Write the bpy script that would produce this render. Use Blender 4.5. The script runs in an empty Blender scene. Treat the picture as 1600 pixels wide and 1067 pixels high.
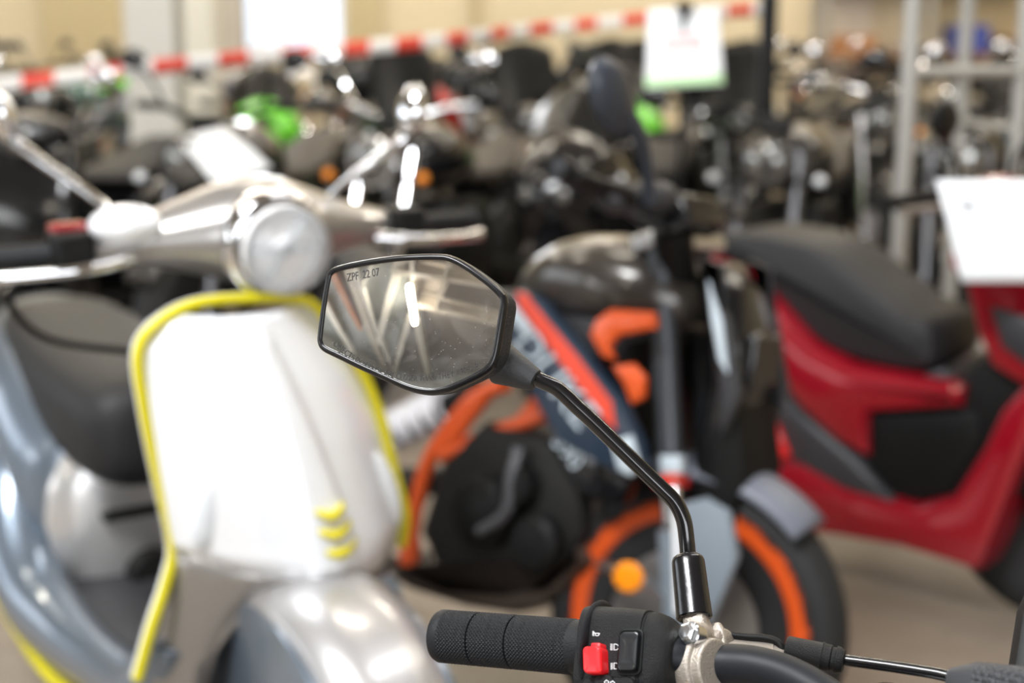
import bpy, math, random
import numpy as np
from mathutils import Vector, Matrix
random.seed(7)
C = bpy.context.scene.collection
SC = bpy.context.scene
R = math.radians
PI = math.pi

# ------------------------------------------------------------------ camera
LENS, TILT, EYE = 50.0, 12.3, 1.35
cam_d = bpy.data.cameras.new('camera'); cam = bpy.data.objects.new('camera', cam_d); C.objects.link(cam)
cam.location = (0, 0, EYE); cam.rotation_euler = (R(90 - TILT), 0, 0)
cam_d.lens = LENS; cam_d.sensor_width = 36; cam_d.clip_start = .05; cam_d.clip_end = 100
cam_d.dof.use_dof = True; cam_d.dof.focus_distance = .885; cam_d.dof.aperture_fstop = 4.0
cam_d.dof.aperture_blades = 0
SC.camera = cam
# ------------------------------------------------------------------ world, light, exposure
W = bpy.data.worlds.new('world'); SC.world = W; W.use_nodes = True
W.node_tree.nodes['Background'].inputs[0].default_value = (.80, .88, 1, 1)
W.node_tree.nodes['Background'].inputs[1].default_value = 1.6
SC.view_settings.view_transform = 'Standard'; SC.view_settings.look = 'None'
SC.view_settings.exposure = 0.0; SC.view_settings.gamma = 1.0; SC.view_settings.use_curve_mapping = False
SC.cycles.use_denoising = True
SC.cycles.max_bounces = 7; SC.cycles.diffuse_bounces = 4; SC.cycles.glossy_bounces = 4
SC.cycles.sample_clamp_indirect = 12

def area(name, loc, target, sx, sy, power, col=(1, 1, 1)):
    l = bpy.data.lights.new(name, 'AREA'); l.shape = 'RECTANGLE'; l.size = sx; l.size_y = sy
    l.energy = power; l.color = col
    o = bpy.data.objects.new(name, l); C.objects.link(o); o.location = loc
    o.rotation_euler = (Vector(target) - Vector(loc)).to_track_quat('-Z', 'Y').to_euler()
    return o
# daylight through the tall windows of the left wall and the open gate behind the photographer, with added fill lights
area('window_or_fill_light', (-12.8, 4.4, 3.2), (0, 4, 1.0), 8.4, 2.8, 170, (.92, .96, 1))
area('window_or_fill_light', (-12.8, -5.0, 2.9), (-4.5, -6.0, 5.4), 8.0, 2.4, 420, (.97, .98, 1))  # added light raking up at the roof; the wall is closed here
area('gate_daylight', (2.4, -9.7, 2.3), (-.6, 2.2, .9), 6.4, 4.0, 520, (.97, .98, 1))
area('overhead_fill', (-1.6, -.3, 5.2), (-.6, 2.2, .6), 2.2, 1.6, 560, (.96, .98, 1))  # added light that burns out the silver scooter's shield
area('overhead_fill', (2.2, 2.4, 5.3), (1.2, 3.2, 0), 3.0, .8, 60, (.97, .98, 1))
area('overhead_fill', (0, 8.0, 5.3), (0, 7.0, 0), 12.0, .5, 70, (1, .84, .64))  # added warm light over the rows, for highlights on the bikes
area('overhead_fill', (0, 12.4, 5.25), (0, 14.5, 1.2), 14.0, .8, 380, (1, .91, .76))  # added warm light to brighten the back wall

# ------------------------------------------------------------------ geometry helpers
F = LENS / 36 * 1600
ct, st = math.cos(R(TILT)), math.sin(R(TILT))
CAM = np.array([0, 0, EYE]); FWD = np.array([0, ct, -st]); UPV = np.array([0, st, ct]); RT = np.array([1., 0, 0])
def P(x, y, d): return CAM + d * (FWD + RT * (x - 800) / F - UPV * (y - 533.5) / F)
def nrm(v): v = np.array(v, float); return v / np.linalg.norm(v)

class Frame:            # a vehicle's own frame: x forward, y to its left, z up
    def __init__(s, ox, oy, th, lean=0.):
        a = R(th); s.th = a; s.o = np.array([ox, oy, 0.]); s.lean = R(lean); c, q = math.cos(s.lean), math.sin(s.lean)
        s.h = np.array([math.cos(a), math.sin(a), 0]); l = np.array([-math.sin(a), math.cos(a), 0]); z = np.array([0, 0, 1.])
        s.l = l*c - z*q; s.k = z*c + l*q
    def loc(s, p): w = np.array(p) - s.o; return (float(w@s.h), float(w@s.l), float(w@s.k))
    def side(s, px, py, y=0.):      # where the line of sight meets the plane y = const of the vehicle: (x, z)
        r = P(px, py, 1) - CAM; t = ((s.o + s.l * y - CAM) @ s.l) / (r @ s.l); w = CAM + t * r - s.o
        return (float(w @ s.h), float(w @ s.k))
    def front(s, px, py, x=0.):     # the same for a plane x = const: (y, z)
        r = P(px, py, 1) - CAM; t = ((s.o + s.h * x - CAM) @ s.h) / (r @ s.h); w = CAM + t * r - s.o
        return (float(w @ s.l), float(w @ s.k))
    def sides(s, pts, y=0.): return [s.side(a, b, y) for a, b in pts]

def spline(pts, n=8, closed=False):
    pts = [np.array(p, float) for p in pts]; m = len(pts); out = []
    rng = range(m if closed else m - 1)
    for i in rng:
        if closed: a, b, c, d = pts[(i-1) % m], pts[i], pts[(i+1) % m], pts[(i+2) % m]
        else: a, b, c, d = pts[max(i-1, 0)], pts[i], pts[i+1], pts[min(i+2, m-1)]
        for k in range(n):
            t = k / n
            out.append(.5 * ((2*b) + (c-a)*t + (2*a-5*b+4*c-d)*t*t + (3*b-a-3*c+d)*t**3))
    if not closed: out.append(pts[-1])
    return out

class MB:
    def __init__(s): s.v = []; s.f = []
    def add(s, vs, fs):
        k = len(s.v); s.v += [tuple(float(c) for c in v) for v in vs]; s.f += [tuple(i + k for i in f) for f in fs]; return s
    def box(s, c, d, rz=0., ry=0., rx=0., taper=1.):
        M = Matrix.Translation(Vector([float(q) for q in c])) @ Matrix.Rotation(rz, 4, 'Z') @ Matrix.Rotation(ry, 4, 'Y') @ Matrix.Rotation(rx, 4, 'X')
        vs = []
        for z in (-1, 1):
            for x, y in ((-1, -1), (1, -1), (1, 1), (-1, 1)):
                t = taper if z > 0 else 1
                vs.append(M @ Vector((x*d[0]/2*t, y*d[1]/2*t, z*d[2]/2)))
        return s.add(vs, [(3,2,1,0), (4,5,6,7), (0,1,5,4), (1,2,6,5), (2,3,7,6), (3,0,4,7)])
    def beam(s, a, b, w, h, up=(0, 0, 1)):
        a, b = np.array(a, float), np.array(b, float); d = nrm(b - a); x = nrm(np.cross(d, up)); y = np.cross(x, d)
        vs = [p + x*i*w/2 + y*j*h/2 for p in (a, b) for i, j in ((-1,-1), (1,-1), (1,1), (-1,1))]
        return s.add(vs, [(3,2,1,0), (4,5,6,7), (0,1,5,4), (1,2,6,5), (2,3,7,6), (3,0,4,7)])
    def loft(s, rings, caps=(True, True), close=True):
        n = len(rings[0]); vs = [p for r in rings for p in r]; fs = []
        for i in range(len(rings) - 1):
            for j in range(n if close else n - 1):
                k = (j + 1) % n; fs.append((i*n+j, i*n+k, (i+1)*n+k, (i+1)*n+j))
        if caps[0]: fs.append(tuple(range(n - 1, -1, -1)))
        if caps[1]: fs.append(tuple(range((len(rings)-1)*n, len(rings)*n)))
        return s.add(vs, fs)
    def tube(s, pts, r, seg=12, smooth=0, flat=1.):
        pts = [np.array(p, float) for p in pts]
        rr = list(r) if hasattr(r, '__len__') else [r] * len(pts)
        if smooth:
            q = spline([np.append(p, x) for p, x in zip(pts, rr)], smooth); pts = [x[:3] for x in q]; rr = [x[3] for x in q]
        rings = []; n = None
        for i, p in enumerate(pts):
            t = nrm(pts[min(i+1, len(pts)-1)] - pts[max(i-1, 0)])
            if n is None:
                n = np.cross(t, (0, 0, 1.)); n = n if np.linalg.norm(n) > .1 else np.cross(t, (0, 1., 0))
            n = nrm(n - t * (n @ t)); b = np.cross(t, n)
            rings.append([p + rr[i] * (math.cos(2*PI*k/seg) * n + math.sin(2*PI*k/seg) * b * flat) for k in range(seg)])
        return s.loft(rings)
    def lathe(s, o, ax, prof, seg=24, ref=None):       # prof: (distance along axis, radius)
        o = np.array(o, float); ax = nrm(ax); n = np.array(ref if ref is not None else (0, 0, 1.), float)
        n = n - ax * (n @ ax)
        if np.linalg.norm(n) < .05: n = np.array((0, 1., 0)); n = n - ax * (n @ ax)
        n = nrm(n); b = np.cross(ax, n)
        return s.loft([[o + ax*h + max(r, 1e-5) * (math.cos(2*PI*k/seg)*n + math.sin(2*PI*k/seg)*b) for k in range(seg)] for h, r in prof])
    def ell(s, c, r, seg=16, rings=10, M=None):
        vs = []; c = np.array(c, float)
        rs = []
        for i in range(rings + 1):
            a = PI * (i / rings) ; z = math.cos(a); q = max(math.sin(a), 1e-3)
            ring = []
            for k in range(seg):
                v = np.array([q*math.cos(2*PI*k/seg)*r[0], q*math.sin(2*PI*k/seg)*r[1], z*r[2]])
                if M is not None: v = np.array(M @ Vector(v))
                ring.append(c + v)
            rs.append(ring[::-1])
        return s.loft(rs)
    def slab(s, prof, y0, y1, round_=.0, bulge=0., sm=0):      # outline in the xz plane, given real thickness along y, edges rounded off
        if sm: prof = [tuple(p) for p in spline(prof, sm, True)]
        cx = sum(p[0] for p in prof)/len(prof); cz = sum(p[1] for p in prof)/len(prof)
        def ring(y, k): 
            out = []
            m = len(prof)
            for i in range(m):
                a, b, c = np.array(prof[i-1]), np.array(prof[i]), np.array(prof[(i+1) % m])
                d = c - a; l = np.linalg.norm(d) or 1; nn = np.array([d[1], -d[0]])/l * sgn
                q = b - nn * k; out.append((q[0], y, q[1]))
            return out
        ar = sum(prof[i-1][0]*prof[i][1]-prof[i][0]*prof[i-1][1] for i in range(len(prof)))
        sgn = 1 if ar > 0 else -1
        r = round_
        if r: rings = [ring(y0, r), ring(y0 + .3*r, .3*r), ring(y0 + r, 0), ring(y1 - r, 0), ring(y1 - .3*r, .3*r), ring(y1, r)]
        else: rings = [ring(y0, 0), ring(y1, 0)]
        return s.loft(rings)
    def grid(s, fn, nu, nv, thick=0.):
        vs = [np.array(fn(i/nu, j/nv), float) for j in range(nv+1) for i in range(nu+1)]
        fs = [(j*(nu+1)+i, j*(nu+1)+i+1, (j+1)*(nu+1)+i+1, (j+1)*(nu+1)+i) for j in range(nv) for i in range(nu)]
        return s.add(vs, fs)
    def build(s, name, m, parent=None, smooth=40, bev=0., sub=0, solid=0., org=None):
        me = bpy.data.meshes.new(name)
        v = s.v if org is None else [tuple(np.array(p) - org) for p in s.v]
        me.from_pydata(v, [], s.f); me.validate(); 
        import bmesh
        bm = bmesh.new(); bm.from_mesh(me)
        bmesh.ops.recalc_face_normals(bm, faces=bm.faces); bm.to_mesh(me); bm.free()
        me.materials.append(m)
        if smooth:
            me.polygons.foreach_set('use_smooth', [True]*len(me.polygons))
            me.set_sharp_from_angle(angle=R(smooth))
        o = bpy.data.objects.new(name, me); C.objects.link(o)
        if org is not None and parent is None: o.location = org
        if parent is not None: o.parent = parent
        if solid: md = o.modifiers.new('thickness', 'SOLIDIFY'); md.thickness = solid; md.offset = 0
        if bev: md = o.modifiers.new('bevel', 'BEVEL'); md.width = bev; md.segments = 3; md.limit_method = 'ANGLE'; md.angle_limit = R(35)
        if sub: md = o.modifiers.new('sub', 'SUBSURF'); md.levels = sub; md.render_levels = sub
        return o

def tag(o, label=None, cat=None, group=None, kind=None):
    if label: o['label'] = label
    if cat: o['category'] = cat
    if group: o['group'] = group
    if kind: o['kind'] = kind
    return o
def empty(name, loc, rz=0., label=None, cat=None, group=None):
    o = bpy.data.objects.new(name, None); C.objects.link(o); o.location = [float(c) for c in loc]; o.rotation_euler = (0, 0, rz)
    o.empty_display_size = .05
    return tag(o, label, cat, group)
def children(o): return [c for c in C.objects if c.parent == o]
def copy_tree(o, parent=None, tree=None):
    if tree is None: tree = {}
    c = o.copy(); C.objects.link(c); c.parent = parent
    for ch in [x for x in KIDS.get(o.name, [])]: copy_tree(ch, c)
    return c
KIDS = {}
def index(o):
    for x in bpy.data.objects:
        if x.parent is not None: KIDS.setdefault(x.parent.name, [])
    for x in bpy.data.objects:
        if x.parent is not None and x not in KIDS[x.parent.name]: KIDS[x.parent.name].append(x)

# ------------------------------------------------------------------ materials
def mat(name, col, rough=.5, metal=0., coat=0., bump=0., bscale=40., var=.06, vscale=6., spec=.5, emit=0., trans=0., ior=1.5):
    m = bpy.data.materials.new(name); m.use_nodes = True; nt = m.node_tree; b = nt.nodes['Principled BSDF']
    b.inputs['Roughness'].default_value = rough; b.inputs['Metallic'].default_value = metal
    b.inputs['Coat Weight'].default_value = coat; b.inputs['Coat Roughness'].default_value = .06
    b.inputs['Specular IOR Level'].default_value = spec; b.inputs['IOR'].default_value = ior
    b.inputs['Transmission Weight'].default_value = trans
    tc = nt.nodes.new('ShaderNodeTexCoord'); nz = nt.nodes.new('ShaderNodeTexNoise'); nz.inputs['Scale'].default_value = vscale
    nz.inputs['Detail'].default_value = 4
    nt.links.new(tc.outputs['Object'], nz.inputs['Vector'])
    mx = nt.nodes.new('ShaderNodeMix'); mx.data_type = 'RGBA'
    mx.inputs[6].default_value = tuple(c*(1-var) for c in col) + (1,); mx.inputs[7].default_value = tuple(min(1, c*(1+var)) for c in col) + (1,)
    nt.links.new(nz.outputs['Fac'], mx.inputs[0]); nt.links.new(mx.outputs[2], b.inputs['Base Color'])
    if bump:
        n2 = nt.nodes.new('ShaderNodeTexNoise'); n2.inputs['Scale'].default_value = bscale; n2.inputs['Detail'].default_value = 3
        nt.links.new(tc.outputs['Object'], n2.inputs['Vector'])
        bp = nt.nodes.new('ShaderNodeBump'); bp.inputs['Strength'].default_value = bump; bp.inputs['Distance'].default_value = .002
        nt.links.new(n2.outputs['Fac'], bp.inputs['Height']); nt.links.new(bp.outputs['Normal'], b.inputs['Normal'])
    if emit:
        b.inputs['Emission Color'].default_value = tuple(col) + (1,); b.inputs['Emission Strength'].default_value = emit
    return m
M = dict(
    silverf=mat('dimmed silver paint', (.44, .43, .43), .32, metal=.5, coat=.8, var=.03),  # scooter silver dimmed in colour to hold back burnt-out light on the fender
    silvermidshade=mat('silver metallic paint', (.58, .57, .56), .30, metal=.55, coat=.8, var=.03),  # scooter silver in a mid tone; the underseat shading is in the colour
    wallpale=mat('pale carton', (.55, .46, .34), .8, var=.05),
    inkgrey=mat('grey ink', (.35, .36, .38), .8, var=.05),
    smoked=mat('smoked screen', (.006, .006, .006), .3, var=.1, spec=.2),
    forkdark=mat('grey anodised tube', (.060, .064, .072), .36, metal=.5, var=.06),
    blackm=mat('matt black mirror housing', (.026, .032, .045), .4, coat=.1, var=.1),
    darkalu=mat('dark alloy', (.16, .16, .17), .4, metal=.8, var=.1),
    spring=mat('white coated spring', (.62, .61, .62), .5, var=.05),
    glass=mat('clear lens glass', (1, 1, 1), .0, trans=1., var=0., ior=1.15),
    rocker=mat('smooth black switch plastic', (.010, .011, .013), .30, coat=.15),
    rubber=mat('grip rubber', (.013, .014, .016), .55, spec=.22, bump=.25, bscale=900, var=.15, vscale=60),
    plastic=mat('textured black plastic', (.009, .0093, .010), .48, spec=.25, bump=.5, bscale=1500, var=.15, vscale=80),
    shell=mat('grained mirror shell', (.024, .025, .027), .55, spec=.35, bump=.9, bscale=1100, var=.2, vscale=90),
    rim=mat('satin black rim', (.008, .008, .009), .28, spec=.35, coat=.12, var=.1),
    gloss=mat('gloss black paint', (.005, .005, .006), .15, coat=.45, var=.1),
    boot=mat('soft grey black rubber', (.030, .031, .033), .50, spec=.4, var=.1, bump=.15, bscale=500),
    sleeve=mat('shiny black vinyl', (.006, .006, .007), .22, coat=.2, bump=.15, bscale=90, var=.1),
    bar=mat('satin black bar', (.010, .011, .014), .48, coat=.0, spec=.25, var=.1),
    nickel=mat('cast nickel', (.43, .385, .335), .42, metal=.6, bump=.4, bscale=900, var=.06, vscale=30),
    steel=mat('zinc plated steel', (.72, .73, .74), .22, metal=1., var=.1),
    red=mat('red switch plastic', (.85, .012, .018), .38, var=.03),
    white_ink=mat('white ink', (.75, .77, .78), .6, var=.02),
    etch=mat('etched letters', (.035, .032, .03), .7, var=.2, vscale=400),
    tyre=mat('tyre rubber', (.014, .014, .0145), .62, spec=.35, var=.2, bump=.3, bscale=60),
    black=mat('black trim plastic', (.005, .005, .005), .5, var=.2, spec=.22),
    blackg=mat('gloss black fairing', (.006, .006, .007), .18, coat=.35, var=.2),
    dark=mat('dark engine metal', (.009, .0085, .008), .55, metal=.0, spec=.3, var=.3, vscale=14),
    darkgrey=mat('dark grey plastic', (.028, .028, .031), .5, var=.15),
    seat=mat('black seat vinyl', (.014, .014, .015), .55, spec=.4, bump=.4, bscale=200, var=.15),
    brownseat=mat('worn brown grey seat vinyl', (.040, .033, .027), .52, var=.2),
    chrome=mat('chrome', (.82, .83, .85), .05, metal=1., var=.02),
    alu=mat('aluminium', (.60, .60, .60), .28, metal=1., var=.1),
    silver=mat('whitened silver paint', (.86, .88, .91), .30, metal=.15, coat=.9, var=.02),  # scooter silver whitened so the shield looks burnt out by light
    silvershade=mat('shade darkened silver paint', (.32, .305, .29), .30, metal=.6, coat=.7, var=.04),  # scooter silver darkened to shade the headset and the down-facing apron
    bluegrey=mat('blue grey metallic paint', (.17, .21, .26), .30, metal=.55, coat=.8, var=.05),
    yellow=mat('yellow trim', (.64, .56, .008), .42, var=.03),
    lens=mat('clear headlight lens', (.80, .84, .88), .06, metal=.0, coat=1., var=.05), lampglass=mat('dim lamp glass', (.22, .22, .21), .10, metal=.7, coat=.6, var=.5, vscale=30),
    reflector=mat('headlight reflector', (.95, .96, .98), .5, metal=.0, var=.1, vscale=25, bump=.6, bscale=30),
    orange=mat('orange powder coat', (.62, .080, .010), .40, coat=.3, var=.05),
    amber=mat('amber lens', (1.0, .30, .005), .25, coat=.6, var=.05),
    navy=mat('dark navy plastic', (.018, .032, .055), .35, coat=.3, var=.1),
    decalred=mat('red orange decal', (.62, .050, .018), .45, var=.05),
    decalwhite=mat('pale grey decal', (.50, .57, .62), .5, var=.08),
    tank=mat('dark grey metallic tank', (.042, .036, .030), .30, metal=.5, coat=.6, var=.35, vscale=9),
    forkguard=mat('pale blue grey plastic', (.19, .225, .26), .45, var=.05),
    fender=mat('slate grey plastic', (.12, .13, .16), .40, var=.06),
    crimson=mat('crimson paint', (.27, .003, .012), .20, coat=.9, metal=.15, var=.05),
    crimsond=mat('matt dark red plastic', (.24, .004, .010), .45, var=.1),
    green=mat('lime green paint', (.115, .58, .012), .30, coat=.7, var=.1),
    teal=mat('teal paint', (.02, .14, .12), .35, coat=.4, var=.1),
    beigebike=mat('champagne paint', (.33, .28, .21), .32, metal=.3, coat=.6, var=.08),
    greybike=mat('graphite paint', (.035, .035, .036), .28, metal=.5, coat=.6, var=.15),
    bluebike=mat('deep blue paint', (.02, .04, .13), .28, metal=.3, coat=.6, var=.1),
    redbike=mat('red paint', (.45, .012, .012), .3, coat=.6, var=.1),
    paper=mat('white paper', (.80, .82, .84), .75, var=.015),
    pink=mat('pink ink', (.80, .50, .50), .8, var=.04),
    grassink=mat('green ink', (.52, .78, .45), .8, var=.04),
    brown=mat('heat tinted brown plastic', (.055, .040, .032), .5, var=.25, vscale=12),
    exhaust=mat('brushed exhaust metal', (.30, .25, .20), .35, metal=.9, var=.2, vscale=10),
    post=mat('galvanised tube', (.38, .37, .34), .42, metal=.25, var=.08),
    pad=mat('grey rubber pad', (.036, .037, .042), .60, var=.1),
    beam=mat('cream painted steel', (.82, .78, .68), .5, var=.06, vscale=3),
    beamb=mat('dusty beige steel', (.58, .52, .43), .55, var=.12, vscale=3),
    rust=mat('orange primer steel', (.46, .17, .06), .6, var=.2, vscale=3),
    wall=mat('cream wall', (.62, .53, .36), .7, var=.05, vscale=.7),
    walld=mat('ochre wall panel', (.50, .41, .24), .7, var=.06, vscale=.7),
    wallr=mat('grey green sheeting', (.33, .34, .31), .7, var=.08, vscale=.8),
    colm=mat('pale grey column paint', (.60, .58, .52), .6, var=.04),
    ceil=mat('taupe roof sheeting', (.27, .235, .20), .7, var=.10, vscale=.9),
    ceilg=mat('grey green roof sheeting', (.33, .35, .33), .65, var=.18, vscale=1.3),
    tube=mat('lit fluorescent tube', (1, .93, .80), .4, var=0., emit=90.),
    tubeS=mat('lamp housing enamel', (.75, .75, .73), .4, var=.03),
    tapew=mat('white tape film', (.80, .78, .75), .45, var=.03),
    taper=mat('red tape film', (.70, .060, .035), .45, var=.05),
    cardboard=mat('brown cardboard', (.36, .17, .07), .8, var=.12),
    bluebox=mat('blue plastic box', (.045, .07, .30), .5, var=.05),
    disc=mat('brake disc steel', (.45, .43, .42), .32, metal=.9, var=.1),
    tail=mat('tail light red', (.60, .02, .02), .2, coat=.8, var=.05),
)
def floor_mat():
    m = mat('polished concrete floor', (.30, .245, .19), .42, var=.16, vscale=.9, bump=.15, bscale=30)
    nt = m.node_tree; b = nt.nodes['Principled BSDF']; mx = [n for n in nt.nodes if n.type == 'MIX'][0]
    n = nt.nodes.new('ShaderNodeTexNoise'); n.inputs['Scale'].default_value = 14; n.inputs['Detail'].default_value = 6
    tc = [n for n in nt.nodes if n.type == 'TEX_COORD'][0]; nt.links.new(tc.outputs['Object'], n.inputs['Vector'])
    m2 = nt.nodes.new('ShaderNodeMix'); m2.data_type = 'RGBA'; m2.blend_type = 'MULTIPLY'; m2.inputs[0].default_value = .35
    nt.links.new(mx.outputs[2], m2.inputs[6]); nt.links.new(n.outputs['Fac'], m2.inputs[7]); nt.links.new(m2.outputs[2], b.inputs['Base Color'])
    return m
M['floor'] = floor_mat()
def mirror_mat():       # silvered glass with smears and dust lying on it
    m = bpy.data.materials.new('silvered mirror glass'); m.use_nodes = True; nt = m.node_tree; b = nt.nodes['Principled BSDF']
    b.inputs['Base Color'].default_value = (.84, .84, .83, 1); b.inputs['Metallic'].default_value = 1; b.inputs['Roughness'].default_value = .0
    d = nt.nodes.new('ShaderNodeBsdfDiffuse'); d.inputs[0].default_value = (.62, .60, .57, 1)
    tc = nt.nodes.new('ShaderNodeTexCoord')
    n = nt.nodes.new('ShaderNodeTexNoise'); n.inputs['Scale'].default_value = 30; n.inputs['Detail'].default_value = 5; n.inputs['Distortion'].default_value = 1.5
    r = nt.nodes.new('ShaderNodeValToRGB'); r.color_ramp.elements[0].position = .46; r.color_ramp.elements[0].color = (.05,)*3 + (1,)
    r.color_ramp.elements[1].position = .75; r.color_ramp.elements[1].color = (.16,)*3 + (1,)
    n2 = nt.nodes.new('ShaderNodeTexVoronoi'); n2.inputs['Scale'].default_value = 420
    r2 = nt.nodes.new('ShaderNodeValToRGB'); r2.color_ramp.elements[0].position = .06; r2.color_ramp.elements[0].color = (.4,)*3 + (1,)
    r2.color_ramp.elements[1].position = .12; r2.color_ramp.elements[1].color = (0,)*3 + (1,)
    ad = nt.nodes.new('ShaderNodeMath'); ad.operation = 'ADD'
    ms = nt.nodes.new('ShaderNodeMixShader'); out = nt.nodes['Material Output']
    for q in (n, n2): nt.links.new(tc.outputs['Object'], q.inputs['Vector'])
    nt.links.new(n.outputs['Fac'], r.inputs[0]); nt.links.new(n2.outputs['Distance'], r2.inputs[0])
    nt.links.new(r.outputs[0], ad.inputs[0]); nt.links.new(r2.outputs[0], ad.inputs[1])
    nt.links.new(ad.outputs[0], ms.inputs[0]); nt.links.new(b.outputs[0], ms.inputs[1]); nt.links.new(d.outputs[0], ms.inputs[2])
    nt.links.new(ms.outputs[0], out.inputs[0])
    return m
M['mirror'] = mirror_mat()
def clear_mat(name, k=.08, tint=(1, 1, 1)):
    m = bpy.data.materials.new(name); m.use_nodes = True; nt = m.node_tree; nt.nodes.remove(nt.nodes['Principled BSDF'])
    t = nt.nodes.new('ShaderNodeBsdfTransparent'); t.inputs[0].default_value = tuple(tint) + (1,)
    g = nt.nodes.new('ShaderNodeBsdfGlossy'); g.inputs['Roughness'].default_value = .03
    fr = nt.nodes.new('ShaderNodeFresnel'); fr.inputs[0].default_value = 1.45
    mx = nt.nodes.new('ShaderNodeMixShader'); nt.links.new(fr.outputs[0], mx.inputs[0]); nt.links.new(t.outputs[0], mx.inputs[1]); nt.links.new(g.outputs[0], mx.inputs[2])
    nt.links.new(mx.outputs[0], nt.nodes['Material Output'].inputs[0]); return m
M['glass'] = clear_mat('clear lens'); M['pane'] = clear_mat('window glass')
def hex_mat():          # honeycomb embossing
    m = mat('honeycomb rubber pad', (.036, .037, .042), .58, var=.08)
    nt = m.node_tree; b = nt.nodes['Principled BSDF']; tc = [n for n in nt.nodes if n.type == 'TEX_COORD'][0]
    v = nt.nodes.new('ShaderNodeTexVoronoi'); v.inputs['Scale'].default_value = 330; v.inputs['Randomness'].default_value = .12
    nt.links.new(tc.outputs['Object'], v.inputs['Vector'])
    bp = nt.nodes.new('ShaderNodeBump'); bp.inputs['Strength'].default_value = 1.; bp.inputs['Distance'].default_value = .0022; bp.invert = True
    nt.links.new(v.outputs['Distance'], bp.inputs['Height']); nt.links.new(bp.outputs['Normal'], b.inputs['Normal'])
    return m
M['hex'] = hex_mat()

def text_mesh(txt, size, place, name, m, parent, extrude=0.):
    # place(sx, sy) maps flat text coordinates (metres, baseline along x) to a 3D point
    cu = bpy.data.curves.new(name, 'FONT'); cu.body = txt; cu.size = size; cu.extrude = extrude; cu.resolution_u = 3
    t = bpy.data.objects.new(name, cu); C.objects.link(t)
    dg = bpy.context.evaluated_depsgraph_get(); me = bpy.data.meshes.new_from_object(t.evaluated_get(dg))
    bpy.data.objects.remove(t); bpy.data.curves.remove(cu)
    for v in me.vertices: v.co = Vector([float(c) for c in place(v.co.x, v.co.y)])
    me.materials.clear(); me.materials.append(m)
    o = bpy.data.objects.new(name, me); C.objects.link(o); o.parent = parent
    return o

# ------------------------------------------------------------------ the hall
XL, XR, YB, YF, ZC = -13.0, 9.0, -10.0, 14.5, 5.4
def struct(name, mb, m, **k): return tag(mb.build(name, m, **k), kind='structure')
struct('floor', MB().box((-2, .25, -.05), (22, 28.5, .1)), M['floor'], smooth=0)
struct('ceiling', MB().box((-2, .25, ZC + .06), (22, 28.5, .12)), M['ceil'], smooth=0)
WX0, WX1, WZ0, WZ1 = -2.72, -1.66, 1.17, 3.0
wb = MB().box(((XL+WX0)/2, YF+.1, 2.7), (WX0-XL, .2, 5.4)).box(((XR+WX1)/2, YF+.1, 2.7), (XR-WX1, .2, 5.4))
wb.box(((WX0+WX1)/2, YF+.1, WZ0/2), (WX1-WX0, .2, WZ0)).box(((WX0+WX1)/2, YF+.1, (WZ1+5.4)/2), (WX1-WX0, .2, 5.4-WZ1))
struct('wall_back', wb, M['wall'], smooth=0)
fr = MB()
for x in (WX0, WX1): fr.beam((x, YF-.02, WZ0), (x, YF-.02, WZ1), .07, .1, (0, 1, 0))
for z in (WZ0, WZ1): fr.beam((WX0, YF-.02, z), (WX1, YF-.02, z), .07, .06)
w1 = struct('window_1', fr, M['colm'], smooth=0)
gl = MB().box(((WX0+WX1)/2, YF+.02, (WZ0+WZ1)/2), (WX1-WX0, .012, WZ1-WZ0)).build('pane', M['pane'], w1, smooth=0)
area('window_or_fill_light', ((WX0+WX1)/2, YF+.5, 2.2), (-1.95, 0, 1.6), 1.3, 2.2, 260, (.95, .97, 1))
for i, (a, b, m) in enumerate(((85, 205, 'walld'), (340, 384, 'beamb'), (548, 602, 'walld'), (738, 752, 'walld'), (1290, 1345, 'beamb'), (1420, 1600, 'walld'))):
    x0, x1 = (a-800)/F*YF, (b-800)/F*YF; p = MB(); n = max(3, int((x1-x0)/.12))
    for k in range(n): p.box((x0 + (k+.5)*(x1-x0)/n, YF - .05 + (.01 if k % 2 else 0), 2.6), ((x1-x0)/n, .06, 5.2))
    struct('trim_%d' % (i+1), p, M[m], smooth=0)
struct('wall_right', MB().box((XR+.1, 2.25, 2.7), (.2, 24.5, 5.4)), M['wall'], smooth=0)
# left wall: a parapet and lintel with a long band of window openings between
wl = MB().box((XL-.1, .25, .85), (.2, 28.5, 1.7)).box((XL-.1, .25, 5.05), (.2, 28.5, .7))
for y, w in ((-7.0, 14.0), (4.4, .3), (11.7, 6.0)): wl.box((XL-.1, y, 3.2), (.2, w, 3.0))
struct('wall_left', wl, M['wallr'], smooth=0)
wr = MB().box((-1.0, YB-.1, 2.7), (.3, .2, 5.4)).box((7.6, YB-.1, 2.7), (2.8, .2, 5.4)).box((2.6, YB-.1, 5.0), (7.2, .2, .8))
wr.box((-7.1, -14.0, 2.7), (12.0, .2, 5.4)).box((-1.0, -12, 2.7), (.2, 4.0, 5.4))
struct('wall_rear', wr, M['wallr'], smooth=0)
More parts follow.
